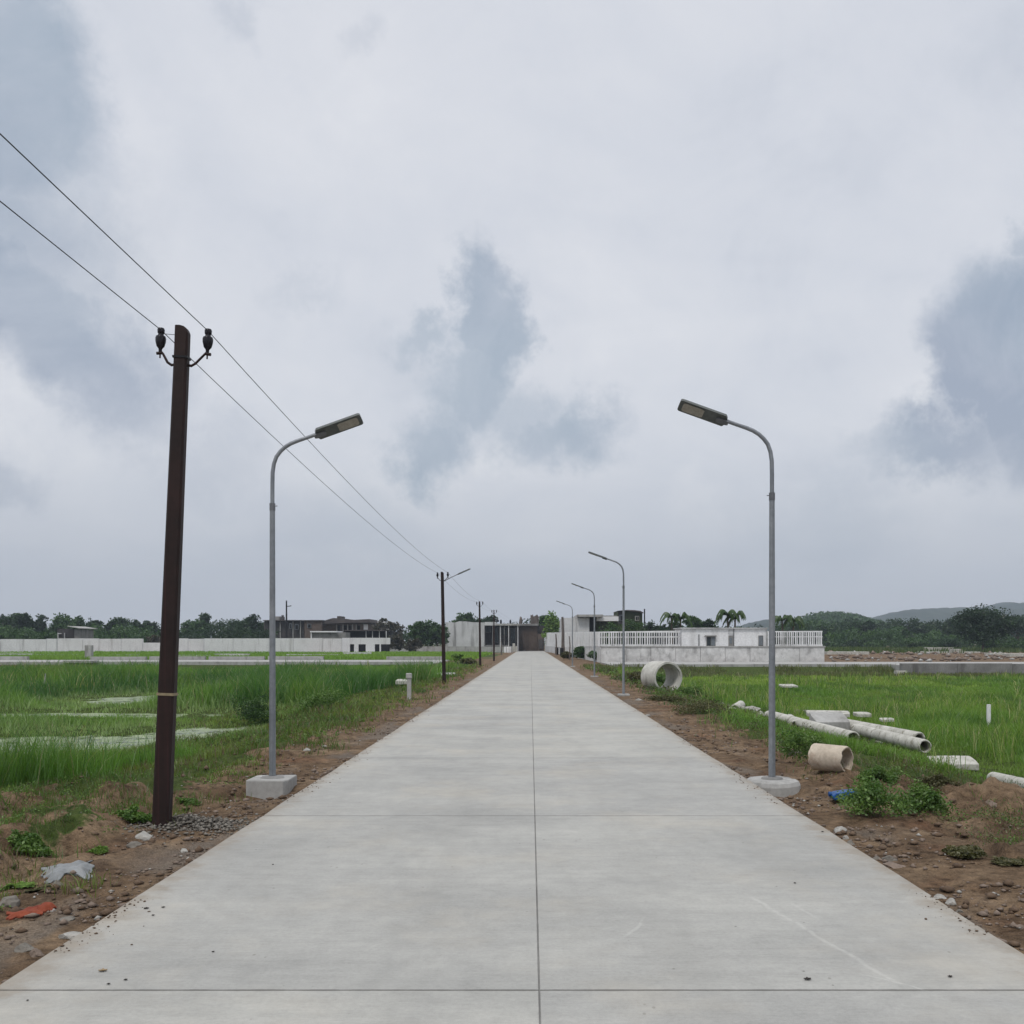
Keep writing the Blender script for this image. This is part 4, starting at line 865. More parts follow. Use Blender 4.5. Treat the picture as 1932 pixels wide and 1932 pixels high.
panel_wall('low grey wall in front of the blank white building', 730, 968, 1219.8, 186, 'concrete', 7, seed=5, group=None)
# culvert head in the side road kerb
t = thing('culvert', 'concrete culvert head with a flat lid in the left kerb', 'culvert', (X(143, 84.6), 84.6, -.4))
bx(MB(), 118, 170, 1246.5, 1250.5, 84.2, 1.6).build('lid', 'concrete', t); bx(MB(), 121, 158, 1250.5, 1270, 84.5, .9, zb=-1).build('headwall', 'concrete_dark', t)
bx(MB(), 127, 147, 1258, 1270, 84.40, .09, zb=-1).build('opening_shade', 'inner_shade', t)  # solid box, its near-black colour paints the shade of the culvert mouth
x_ = X(134, 104); tag(MB().box(x_ - .35, x_ + .35, 108, 108.5, -.2, 1.5).build('pillar', 'concrete'), 'short pale concrete pillar behind the culvert lid', 'pillar')
# sheds and the unfinished brown buildings, far left
t = thing('shed', 'dark open shed with a white side panel behind the wall', 'shed', (X(128, 186), 186, 0))
bx(MB(), 108, 140, 1186, 1206, 187, 5, zb=0).build('wall', 'dark_wall', t); bx(MB(), 140.2, 150, 1187, 1206, 186, 6, zb=0).build('side_panel', 'concrete_dark', t)
MB().prism([(X(127, 185), Z(1182, 185)), (X(151, 185), Z(1186, 185)), (X(151, 185), Z(1185, 185)), (X(127, 185), Z(1181, 185))], 185, 192.5).build('roof', 'concrete', t)
f_ = MB(); bx(f_, 108.5, 109.6, 1194, 1206, 186.7, .25, zb=0); bx(f_, 109.6, 116, 1195, 1196, 186.7, .2); bx(f_, 121, 122, 1194, 1206, 186.7, .25, zb=0); f_.build('frame', 'plaster', t)
t = thing('brick_building', 'dark unfinished brick block with a stair head, left of the pole', 'building', (X(560, 214), 214, 0))
Y_ = 214
bx(MB(), 498, 574, 1172, 1230, Y_, 14, zb=0).build('wall', 'dark_wall', t); bx(MB(), 574.4, 607, 1171, 1230, Y_ - .6, 14, zb=0).build('wall', 'brown_wall', t)
bx(MB(), 496, 608, 1169.8, 1171.2, Y_ - 1.0, 15.5).build('roof', 'brown_roof', t)
w_ = MB(); bx(w_, 518, 529, 1163, 1169.8, Y_ + 4, 4); w_.build('stair_head', 'concrete_dark', t); bx(MB(), 531, 534, 1160.5, 1169.8, Y_ + 4, .8).build('chimney', 'dark_wall', t)
for a_, b_, c_, d_ in ((546, 550, 1176, 1186), (556, 563, 1178, 1188), (580, 587, 1177, 1185)):
    f_ = bx(MB(), a_, b_, c_, d_, Y_ - .75, .3).build('window', 'window_grey', t); bx(MB(), a_ + .9, b_ - .9, c_ + .9, d_ - .9, Y_ - .80, .06).build('pane', 'inner_shade', f_)
for a_ in (528, 552, 566): bx(MB(), a_, a_ + 1.4, 1172, 1230, Y_ - .35, .35, zb=0).build('column', 'concrete', t)
t = thing('brick_building', 'long brown building with a low pitched roof behind the white wall', 'building', (X(650, 216), 216, 0)); Y_ = 216
bx(MB(), 608, 694, 1176, 1230, Y_, 16, zb=0).build('wall', 'brown_wall', t)
rf = MB(); y0 = Y_ - 1.4
for ya_, yb_ in ((y0, Y_ + 17),):
    rf.prism([(X(u_, y0), Z(v_, y0)) for u_, v_ in ((606, 1178), (613, 1170.5), (628, 1166), (645, 1166.5), (666, 1169.5), (672, 1169.2), (697, 1168), (699, 1174.5), (660, 1175), (620, 1176.5))], ya_, yb_)
rf.build('roof', 'brown_roof', t); bx(MB(), 636, 643, 1162.5, 1166.5, Y_ + 2, 5).build('roof_vent', 'brown_roof', t)
for a_ in (634, 646, 655, 664, 671): bx(MB(), a_, a_ + 1.8, 1178, 1196, Y_ - .3, .3).build('column', 'concrete', t)
for a_ in (637, 649, 658, 674): bx(MB(), a_, a_ + 5, 1180, 1192, Y_ - .12, .12).build('window', 'inner_shade', t)
bx(MB(), 686, 694, 1178, 1188, Y_ - .15, .14).build('window', 'paint', t)
t = thing('lean_to', 'black shadowed lean-to shed under the brown roofed building', 'shed', (X(680, 200), 200, 0))
bx(MB(), 652, 738, 1190.5, 1230, 202, 4, zb=0).build('wall', 'inner_shade', t); bx(MB(), 650, 722, 1188.6, 1190.4, 200.5, 6).build('roof', 'brown_roof', t)  # wall coloured near-black as the shade under this roof
for a_ in (690, 702, 715, 728): bx(MB(), a_, a_ + 1.2, 1190.5, 1230, 201, .25, zb=0).build('post', 'plaster_dirty', t)
t = thing('low_outbuilding', 'low grey outbuilding with a white roof edge behind the wall', 'shed', (X(608, 192), 192, 0))
bx(MB(), 588, 652, 1193, 1230, 193, 5, zb=0).build('wall', 'concrete_dark', t); bx(MB(), 585, 636, 1190.6, 1193, 192.4, 6).build('roof', 'paint', t); bx(MB(), 586, 588, 1193, 1230, 192.6, .4, zb=0).build('post', 'paint', t)
t = thing('white_house', 'small white house half hidden behind a thin dark tree', 'house', (X(710, 226), 226, 0))
bx(MB(), 699, 725, 1175, 1230, 226, 9, zb=0).build('wall', 'paint', t); MB().prism([(X(698, 225), Z(1176, 225)), (X(712, 225), Z(1170, 225)), (X(727, 225), Z(1176, 225))], 225, 236).build('roof', 'plaster', t)
bx(MB(), 709, 715, 1180, 1187, 225.9, .1).build('window', 'window_grey', t)
t = thing('telegraph_pole', 'lone thin pole with one short arm above the far brown block', 'pole', (X(540.5, 196), 196, 0))
x_ = X(540.5, 196); MB().tube([(x_, 196, 0), (x_, 196, Z(1133, 196))], [.22, .13], 8).build('shaft', 'black', t, True)
MB().tube([(x_ - .1, 196, Z(1144, 196)), (x_ + .9, 195.6, Z(1143.5, 196)), (x_ + 1.0, 195.6, Z(1142.5, 196))], .09, 6).build('arm', 'black', t)

# the white building, the brown gate and the clutter at the end of the road
t = thing('white_building', 'flat roofed white building with a blank wall and dark porch', 'building', (X(900, 204), 204, 0)); Y_ = 204
m_ = MB(); pts = [(841, 1232), (841, 1174.2), (850, 1173.8), (858, 1174.6), (866, 1172.2), (880, 1172.6), (892, 1174), (914, 1174.5), (914, 1232)]
m_.prism([(X(u_, Y_), max(-.2, Z(v_, Y_))) for u_, v_ in pts], Y_, Y_ + 12); m_.build('wall', 'plaster_dirty', t)
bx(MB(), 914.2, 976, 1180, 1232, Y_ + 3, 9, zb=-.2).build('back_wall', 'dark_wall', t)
bx(MB(), 914.2, 935, 1173.5, 1180, Y_ - .2, 12).build('parapet', 'plaster_dirty', t); bx(MB(), 935.2, 979, 1176.5, 1180, Y_ - 1.2, 13).build('roof', 'concrete', t)
for a_, w_, q_ in ((929, .9, 'concrete_dark'), (943, 2., 'plaster_dirty'), (951, .9, 'concrete_dark'), (959, 1.4, 'plaster'), (976, 1.5, 'plaster_dirty')): bx(MB(), a_, a_ + w_, 1180, 1232, Y_ - .9, .4, zb=-.2).build('column', q_, t)
for a_, b_, c_, d_ in ((916, 926, 1182, 1193), (931, 941, 1184, 1212), (947, 957, 1184, 1200), (963, 973, 1185, 1222)):
    f_ = bx(MB(), a_, b_, c_, d_, Y_ + 2.8, .15).build('window', 'concrete_dark', t); bx(MB(), a_ + .7, b_ - .7, c_ + .7, d_ - .7, Y_ + 2.7, .08).build('pane', 'glass_dark', f_)
bx(MB(), 914.2, 960, 1217, 1219, Y_ - .8, 1.5).build('railing', 'concrete_dark', t)
def roof_tank(lab, a_, b_, c_, d_, yy):
    r_ = (X(b_, yy) - X(a_, yy)) / 2; z0 = Z(d_, yy); h = Z(c_, yy) - z0
    o = MB().lathe([(0, 0), (r_, 0), (r_ * 1.03, h * .3), (r_, h * .34), (r_ * 1.03, h * .62), (r_, h * .7), (r_ * .75, h * .86), (r_ * .3, h * .92), (r_ * .28, h), (0, h)], 14, Matrix.Translation((X((a_ + b_) / 2, yy), yy + 1, z0))).build('water_tank', 'black', smooth=True)
    return tag(o, lab, 'water tank', 'dark water tanks on the white roof')
roof_tank('broad dark water tank on the parapet behind the farthest pole', 935.5, 941, 1168, 1173.5, 207); roof_tank('small dark water tank at the parapet edge', 943, 946.6, 1168.5, 1176.5, 206); roof_tank('dark water tank over the middle of the porch roof', 961, 964.5, 1168.8, 1176.5, 206)
t = thing('gatehouse', 'brown gatehouse closing the end of the road', 'gatehouse', (X(1000, 216), 216, 0)); Y_ = 216
bx(MB(), 978, 1026.6, 1180.6, 1232, Y_ + .5, 4, zb=-.2).build('wall', 'dark_wall', t); bx(MB(), 976, 1016, 1176.6, 1180.4, Y_ - .6, 6).build('roof', 'concrete_dark', t)
bx(MB(), 976.3, 979, 1180.6, 1232, Y_ - .2, .6, zb=-.2).build('column', 'plaster_dirty', t)
g_ = MB(); x0, x1 = X(979.2, Y_), X(1014.2, Y_); n_ = 44
for i in range(n_):
    a_ = x0 + (x1 - x0) * i / n_; wq = (x1 - x0) / n_; g_.box(a_, a_ + wq * .55, Y_ + .10, Y_ + .2, .02, Z(1181, Y_)); g_.box(a_ + wq * .55, a_ + wq, Y_ + .15, Y_ + .22, .02, Z(1181, Y_))
g_.build('gate_leaf', 'gate', t)
for a_ in (996, 979.4): bx(MB(), a_, a_ + .5, 1182, 1225, Y_ + .02, .08).build('gate_post', 'black', t)
t = thing('side_gate', 'rusty dark side panel right of the big brown gate', 'gate', (X(1020, 214.5), 214.5, 0))
bx(MB(), 1014.6, 1026.3, 1196, 1232, 215.4, .3, zb=-.2).build('panel', 'brown_wall', t); bx(MB(), 1016, 1025, 1206, 1224, 215.2, .18).build('door', 'dark_wall', t)
m_ = MB(); yy = 217; rr_ = random.Random(4)
for i in range(9):
    a_ = 1000.8 + i * 1.76; bx(m_, a_, a_ + 1.72, 1161.5 + rr_.uniform(-2.2, 1.6), 1176.5, yy + rr_.uniform(0, .3), 2.4)
tag(m_.build('timber_stack', 'timber'), 'stack of upright brown boards on the gatehouse roof', 'timber stack')
m_ = rock_mesh(77, .5, .5, 1.0); m_.materials.append(M['timber']); o = bpy.data.objects.new('sack', m_); COL.objects.link(o); o.location = (X(982.5, 217), 217.5, Z(1171.5, 217)); o.scale = (.8, .8, .9); tag(o, 'brown upright sack at the left end of the gatehouse roof', 'sack')
for a_, b_, c_, lab in ((967, 971.5, 1214, 'pale concrete block beside the porch steps'), (972, 975.5, 1219, 'low pale block nearest the big gate')):
    tag(bx(MB(), a_, b_, c_, 1230, 200, 1.2, zb=-.1).build('concrete_block', 'pale_pipe', bevel=.06), lab, 'block')
for i, (a_, b_) in enumerate(((951, 955), (956, 960), (961, 963.5))): tag(bx(MB(), a_, b_, 1220.5, 1229, 183, .8, zb=-.1).build('painted_stone', 'paint', bevel=.08), ('broad white painted stone under the porch columns', 'middle white painted stone by the porch columns', 'narrow white painted stone by the porch columns')[i], 'stone', 'white painted stones')

# white compound on the right: rubble plinth, paling fence, small house
t = thing('compound_wall', 'grey white rubble plinth carrying the paling fence on the right', 'wall', (X(1340, 94), 94, 0))
Yf = 93.; xc, x9 = X(1132, 95), X(1556, Yf); zt = Z(1221.5, Yf)
m_ = MB(); n_ = 9
for i in range(n_):
    a_ = xc + (x9 - xc) * i / n_; b_ = xc + (x9 - xc) * (i + 1) / n_; m_.box(a_, b_ - .03, Yf + .02 * (i % 2), Yf + .5, -.4, zt)
m_.build('front', 'plinth', t)
def strip(m_, a, b_, th, z0, z1, za=None, zb_=None):
    a = Vector((a[0], a[1], 0)); b_ = Vector((b_[0], b_[1], 0)); n = Vector((-(b_ - a).y, (b_ - a).x, 0)).normalized() * th
    za = z1 if za is None else za; zb_ = z1 if zb_ is None else zb_
    c = [a, b_, b_ + n, a + n]
    return m_.add([(q.x, q.y, z0) for q in c] + [(c[0].x, c[0].y, za), (c[1].x, c[1].y, zb_), (c[2].x, c[2].y, zb_), (c[3].x, c[3].y, za)], [(3, 2, 1, 0), (4, 5, 6, 7), (0, 1, 5, 4), (1, 2, 6, 5), (2, 3, 7, 6), (3, 0, 4, 7)])
cA, cB, cC = (xc, Yf), (X(1062, 150), 150), (X(1028, 205), 205)
m_ = MB(); strip(m_, cB, (cA[0] - .02, cA[1] + .02), .5, -.4, zt, Z(1221.5, 150), zt); m_.build('side', 'plinth', t)
m_ = MB(); strip(m_, cC, (cB[0], cB[1] + .05), .4, -.4, 1, Z(1219, 205), Z(1221, 150)); m_.build('side', 'plaster_dirty', t)
m_ = MB(); m_.box(xc - .05, x9 + .06, Yf - .05, Yf + .55, zt + .003, zt + .12); m_.build('coping', 'concrete', t)
def palings(label, a, b_, za0, za1, zb0, zb1, n, wfrac, backing, seed):
    """fence from a to b_, foot and top heights at both ends"""
    t = thing('paling_fence', label, 'fence', (a[0], a[1], za0)); r = random.Random(seed); m_ = MB(); A = Vector((a[0], a[1], 0)); B = Vector((b_[0], b_[1], 0)); d = (B - A); nn = Vector((-d.y, d.x, 0)).normalized()
    at = lambda q: A + d * q
    for i in range(n):
        q0 = i / n; q1 = q0 + wfrac * r.uniform(.55, 1.35) / n; z0 = za0 + (zb0 - za0) * q0; z1 = za1 + (zb1 - za1) * q0
        p0, p1 = at(q0), at(q1); strip(m_, p0, p1, .07, z0, z1 + r.uniform(-.05, .05))
    m_.build('palings', 'fence_paint', t)
    for fz, hh in ((.0, .16), (.62, .07), (.97, .10)):
        rl = MB(); z0 = za0 + (za1 - za0) * fz; z1 = zb0 + (zb1 - zb0) * fz; strip(rl, A + nn * .08, B + nn * .08, .06, min(z0, z1) - (0 if fz else .0), 0, z0 + hh, z1 + hh) if abs(z0 - z1) < .05 else strip(rl, A + nn * .08, B + nn * .08, .06, min(z0, z1), 0, z0 + hh, z1 + hh)
        rl.build('rail', 'fence_paint', t)
    if backing:
        bk = MB()
        for i in range(int(n * .8)):
            if r.random() < backing:
                q0 = (i + r.random() * .6) / (n * .8); q1 = min(1, q0 + r.uniform(.5, 1.1) / n); strip(bk, at(q0) + nn * .35, at(q1) + nn * .35, .04, za0 + (zb0 - za0) * q0 + .05, za1 + (zb1 - za1) * q0 - .12)
        bk.build('backing_boards', 'galv_dark', t)
    return t
zf = zt + .12
palings('open white paling fence on the plinth left of the small house', (X(1128, 94.5), Yf + .12), (X(1284, Yf), Yf + .12), zf, Z(1193, Yf), zf, Z(1191, Yf), 34, .42, .75, 5)
palings('white paling fence at the right end of the plinth', (X(1449, Yf), Yf + .12), (X(1553, Yf), Yf + .12), zf, Z(1192, Yf), zf, Z(1191.5, Yf), 26, .5, .5, 6)
palings('close white palings running back beside the road to the gate', cB, (cA[0] - .1, cA[1] + .2), Z(1221, 150), Z(1193, 150), zf, Z(1193, Yf), 42, .86, .9, 7)
palings('tall white sheet fence next to the side gate', cC, (cB[0] - .05, cB[1] + .2), Z(1219, 205), Z(1194, 205), Z(1221, 150), Z(1193.5, 150), 30, .94, .9, 8)
t = thing('small_house', 'small flat roofed white house standing on the rubble plinth', 'house', (X(1366, 96), 96, zf)); Y_ = Yf + .35
bx(MB(), 1286, 1447, 1186, 1221, Y_, 4.5, zb=zt + .125).build('wall', 'paint', t)
bx(MB(), 1284, 1448.5, 1184.2, 1186, Y_ - .2, 5).build('roof', 'plaster_dirty', t)
for a_, b_, c_, d_, mt_ in ((1333, 1350, 1201, 1219, 'glass_dark'), (1431, 1440, 1199, 1219, 'window_grey')):
    f_ = bx(MB(), a_, b_, c_, d_, Y_ - .06, .12).build('window', 'concrete_dark', t); bx(MB(), a_ + 1.2, (a_ + b_) / 2 - .5, c_ + 1.5, d_ - 1.2, Y_ - .085, .05).build('pane', mt_, f_); bx(MB(), (a_ + b_) / 2 + .5, b_ - 1.2, c_ + 1.5, d_ - 1.2, Y_ - .085, .05).build('pane', 'window_grey', f_)
d_ = bx(MB(), 1374.5, 1383.5, 1199, 1220.6, Y_ - .05, .1).build('door', 'concrete_dark', t); bx(MB(), 1376.5, 1381, 1203, 1214, Y_ - .075, .05).build('pane', 'window_grey', d_)
bx(MB(), 1374.5, 1383.5, 1188, 1197, Y_ - .04, .08).build('vent', 'plaster_dirty', t); bx(MB(), 1329.5, 1331, 1199.6, 1200.9, Y_ - .25, .3).build('sunshade', 'concrete', t)
bx(MB(), 1331, 1352, 1198.8, 1200.6, Y_ - .3, .3).build('sunshade', 'concrete_dark', t); bx(MB(), 1318, 1319.6, 1197, 1221, Y_ - .1, .1).build('drain_pipe', 'galv_dark', t)
bx(MB(), 1384.2, 1385.2, 1186, 1221, Y_ - .1, .1).build('drain_pipe', 'galv_dark', t); bx(MB(), 1445, 1446.6, 1187, 1221, Y_ - .03, .06).build('corner_trim', 'plaster_dirty', t)
# the tall white house and the overgrown house behind the fence
t = thing('white_house', 'tall blank white house with a cantilevered flat roof slab', 'house', (X(1090, 156), 156, 0)); Y_ = 153
bx(MB(), 1061, 1112, 1165.6, 1232, Y_, 14, zb=0).build('wall', 'plaster_dirty', t); bx(MB(), 1089, 1138, 1159.4, 1163.6, Y_ - 1, 14).build('roof', 'concrete', t)
bx(MB(), 1089, 1112, 1163.7, 1165.5, Y_ + .3, 13).build('upper_wall', 'plaster', t); bx(MB(), 1112.3, 1124, 1164, 1232, Y_ + 2, 10, zb=0).build('opening_shade', 'inner_shade', t)  # doorway shade painted as a solid near-black box
bx(MB(), 1126, 1167, 1163, 1171.6, Y_ + .5, 10).build('balcony', 'paint', t); bx(MB(), 1124.5, 1166, 1171.8, 1232, Y_ + 3, 8, zb=0).build('lower_wall', 'green_wall', t)
bx(MB(), 1138.2, 1164, 1161.3, 1162.8, Y_ + 1, 9).build('roof_edge', 'concrete_dark', t)
t = thing('overgrown_house', 'dark house top with a curved roof swallowed by creeper', 'house', (X(1180, 172), 172, 0)); Y_ = 172
m_ = MB(); o = [(1166, 1232), (1166, 1152.8), (1182, 1152.2), (1195, 1152.5), (1207, 1154), (1212, 1157), (1212, 1232)]
m_.prism([(X(a_, Y_), max(0, Z(b_, Y_))) for a_, b_ in o], Y_, Y_ + 9); m_.build('wall', 'green_wall', t)
m_ = MB(); o = [(1165, 1152.6), (1182, 1151), (1196, 1151.4), (1208, 1153), (1214, 1156.8), (1211, 1156.6), (1206, 1154.8), (1182, 1152.6)]
m_.prism([(X(a_, Y_), Z(b_, Y_)) for a_, b_ in o], Y_ - 1, Y_ + 10); m_.build('roof', 'brown_roof', t)
bx(MB(), 1166.3, 1178, 1153.4, 1178, Y_ - .08, .08).build('side_wall', 'dark_wall', t)
f_ = bx(MB(), 1168.5, 1177, 1160, 1171, Y_ - .2, .12).build('window', 'window_grey', t); bx(MB(), 1171, 1174.5, 1162, 1170, Y_ - .26, .05).build('pane', 'inner_shade', f_)
f_ = bx(MB(), 1198, 1206, 1162, 1171, Y_ - .2, .2).build('window', 'pale_pipe', t); bx(MB(), 1200, 1202, 1163.5, 1170, Y_ - .25, .05).build('pane', 'inner_shade', f_); bx(MB(), 1203, 1205, 1163.5, 1170, Y_ - .25, .05).build('pane', 'inner_shade', f_)
x_ = X(1201.5, 150); tag(MB().tube([(x_ + 2.8, 165, 0), (x_ + 2.8, 165, Z(1150, 165)), (x_ + 2.8, 165, Z(1149, 165))], [.13, .10, .14], 8).build('mast', 'black', smooth=True), 'thin dark mast beside the overgrown house', 'mast')
for u_, y_, vt, r_, lab in ((1061.5, 146, 1164, .22, 'tall dark timber post against the high white wall'), (1064, 118, 1214, .09, 'dark stake on the right verge below the palings'), (1049, 150, 1196, .12, 'grey stake before the tall white sheet fence'), (946, 150, 1210, .1, 'short dark stake on the left verge near the porch'), (1074.5, 110, 1200, .07, 'thin pale stick between the palings and the verge')):
    x_ = X(u_, y_); tag(MB().tube([(x_, y_, -.2), (x_ + .05, y_, Z(vt, y_) * .6), (x_ - .03, y_, Z(vt, y_))], [r_, r_ * .9, r_ * .7], 8).build('stake', 'timber'), lab, 'stake', 'stakes near the end of the road')
for u_, y_, vt, w_, lab in ((1050.5, 152, 1221.5, 6.4, 'dark drum against the sheet fence, farther of two'), (1060.5, 134, 1222.5, 8.4, 'black drum by the verge, nearer of two')):
    r_ = w_ * y_ / F / 2; h = Z(vt, y_) + .05; tag(MB().lathe([(0, 0), (r_, 0), (r_, h * .3), (r_ * 1.04, h * .33), (r_, h * .36), (r_, h * .64), (r_ * 1.04, h * .67), (r_, h * .7), (r_, h), (r_ * .93, h), (r_ * .93, h - .03), (0, h - .03)], 18, Matrix.Translation((X(u_, y_), y_, -.05))).build('drum', 'black', smooth=True), lab, 'drum', 'black drums')
# broken slabs on the far dirt plain
r_ = np.random.default_rng(77)
def plain_pts(n, seed, y0, y1, t0, t1):
    r = np.random.default_rng(seed); y = r.uniform(y0, y1, n); x = r.uniform(t0, t1, n) * y; k = fbm(x * .12, y * .07, 95) > .47; return np.stack([x[k], y[k]], 1)
pebbles('rubble', plain_pts(520, 1, 96, 225, .29, .56), .08, .5, 'concrete', 11); pebbles('rubble', plain_pts(900, 2, 96, 225, .29, .56), .10, .6, 'rock_brown', 12); pebbles('rubble', plain_pts(260, 3, 107, 168, -.6, -.1), .08, .4, 'concrete', 13)
for i, (a_, b_, c_, d_, yy, lab) in enumerate(((1690, 1722, 1222.5, 1226, 245, 'low pale slab at the bush foot, far left on the plain'), (1714, 1732, 1219.5, 1222.3, 270, 'thin white block just behind the low pale slab'), (1751, 1800, 1221.5, 1229, 190, 'large broken pale slab in the middle of the dirt plain'), (1800.5, 1816, 1224.5, 1231, 172, 'squared white block leaning at the broken slab end'), (1740, 1850, 1229.5, 1233, 176, 'wide flat pale patch of slab below the broken pieces'), (1869, 1900, 1232, 1235, 152, 'thin white slab strip towards the right edge'), (1905, 1960, 1233, 1238, 134, 'white kerb strip running out of frame on the plain'), (1560, 1640, 1229.5, 1234, 158, 'cracked pale slab beside the plinth end'))):
    tag(bx(MB(), a_, b_, c_, d_, yy, 2.2, zb=-.2).build('concrete_slab', 'pale_pipe', bevel=.06), lab, 'slab', 'broken slabs on the far dirt plain')

# ------------------------------------------------------------------ trees, palms, bushes
def leaves(cent, rad, n, size, cols, r, flat=.75):
    """n leaf quads gathered round each clump centre"""
    k = len(cent); C = np.repeat(cent, n, 0); Rr = np.repeat(rad, n); d = r.normal(0, 1, (k * n, 3)); d /= np.linalg.norm(d, axis=1)[:, None]
    Pp = C + d * (Rr * r.random(k * n) ** .45)[:, None] * np.array([1, 1, flat])
    a = r.normal(0, 1, (k * n, 3)); a /= np.linalg.norm(a, axis=1)[:, None]; b_ = np.cross(a, r.normal(0, 1, (k * n, 3))); b_ /= np.linalg.norm(b_, axis=1)[:, None]
    sz = size * r.uniform(.6, 1.4, k * n)[:, None]; a *= sz * .5; b_ *= sz * .28
    V = np.stack([Pp - a, Pp + b_ - a * .1, Pp + a, Pp - b_ - a * .1], 1)
    c = np.repeat(cols, n, 0) * r.uniform(.75, 1.3, (k * n, 1)); return V.reshape(-1, 3), np.repeat(c, 4, 0)
def leaf_obj(name, V, c, parent=None, mat='leaf'):
    n = len(V) // 4; return fast_mesh(name, V, np.arange(n * 4), np.arange(n) * 4, mat, c, parent=parent)
def crown_clumps(w_, d_, h, z0, n, r, dome=.5, lobes=7):
    """clump centres over a handful of overlapping lobes"""
    L_ = []
    for i in range(lobes):
        a = r.uniform(0, 2 * np.pi); q = r.uniform(.15, .62); lz = z0 + (h - z0) * r.uniform(.30, .80); s_ = r.uniform(.26, .42)
        L_.append((math.cos(a) * q * w_ / 2, math.sin(a) * q * d_ / 2, lz, s_ * w_, s_ * d_, s_ * (h - z0) * 1.05))
    L_.append((0, 0, z0 + (h - z0) * .58, .30 * w_, .30 * d_, .42 * (h - z0)))
    L_ = np.array(L_); pick = r.integers(0, len(L_), n); d = r.normal(0, 1, (n, 3)); d[:, 2] += .25; d /= np.linalg.norm(d, axis=1)[:, None]
    Pp = L_[pick, :3] + d * L_[pick, 3:] * (r.random(n) ** .3)[:, None] * .85
    Pp[:, 2] = np.clip(Pp[:, 2], z0 * .8, h); return Pp
GREENS = {'weed': ((.055, .115, .026), (.13, .21, .05)), 'dark': ((.010, .026, .010), (.026, .055, .018)), 'mid': ((.026, .060, .020), (.06, .115, .032)), 'light': ((.08, .16, .03), (.17, .26, .055)), 'blue': ((.018, .038, .020), (.045, .078, .036)), 'brown': ((.045, .042, .034), (.075, .066, .05)), 'dry': ((.055, .06, .026), (.12, .11, .052))}
TG = 'trees along the far skyline'
def tree(label, u, y_, vt, w_px, tone, seed, low=.25, n=150, per=30, lz=None, group=TG, name='tree', base=0., wood=True, cat='tree', sparse=1.):
    r = np.random.default_rng(seed); h = Z(vt, y_) - base; w_ = w_px * y_ / F; t = thing(name, label, cat, (X(u, y_), y_, base), group)
    z0 = h * low; P_ = crown_clumps(w_, w_ * .9, h, z0, int(n * sparse), r); c0, c1 = GREENS[tone]; cols = lerp(c0, c1, r.random(len(P_)))
    sz = lz or max(.22, .0025 * y_); V, c = leaves(P_, np.full(len(P_), max(.16 * w_, .12 * h)) * r.uniform(.6, 1.1, len(P_)), per, sz, cols, r)
    top = V[:, 2].max(); V[:, 2] = np.where(V[:, 2] > z0, z0 + (V[:, 2] - z0) * (h - z0) / (top - z0), V[:, 2]); V[:, 2] = np.maximum(V[:, 2], .02)
    if name == 'weed_clump':                                                # low plants follow the lie of the soil
        V[:, 2] += np.repeat(terrain(V[:, 0].reshape(-1, 4).mean(1) + t.location.x, V[:, 1].reshape(-1, 4).mean(1) + t.location.y), 4) - base
    leaf_obj('crown', V, c, t)
    if wood:
        m_ = MB(); rr = max(.05, .022 * h); ox, oy = t.location.x, t.location.y
        m_.tube([(ox, oy, base - .2), (ox + .02 * w_, oy, base + h * .22), (ox - .02 * w_, oy, base + h * .5)], [rr * 1.3, rr, rr * .6], 8)
        rp = random.Random(seed)
        for k in range(5):
            a = 2 * math.pi * k / 5 + rp.random(); q = .33 * w_; m_.tube([(ox, oy, base + h * (.18 + .05 * k)), (ox + math.cos(a) * q * .5, oy + math.sin(a) * q * .5, base + h * (.38 + .05 * k)), (ox + math.cos(a) * q, oy + math.sin(a) * q, base + h * (.55 + .05 * k))], [rr * .6, rr * .4, rr * .15], 6)
        m_.build('trunk', 'bark', t, True)
    return t
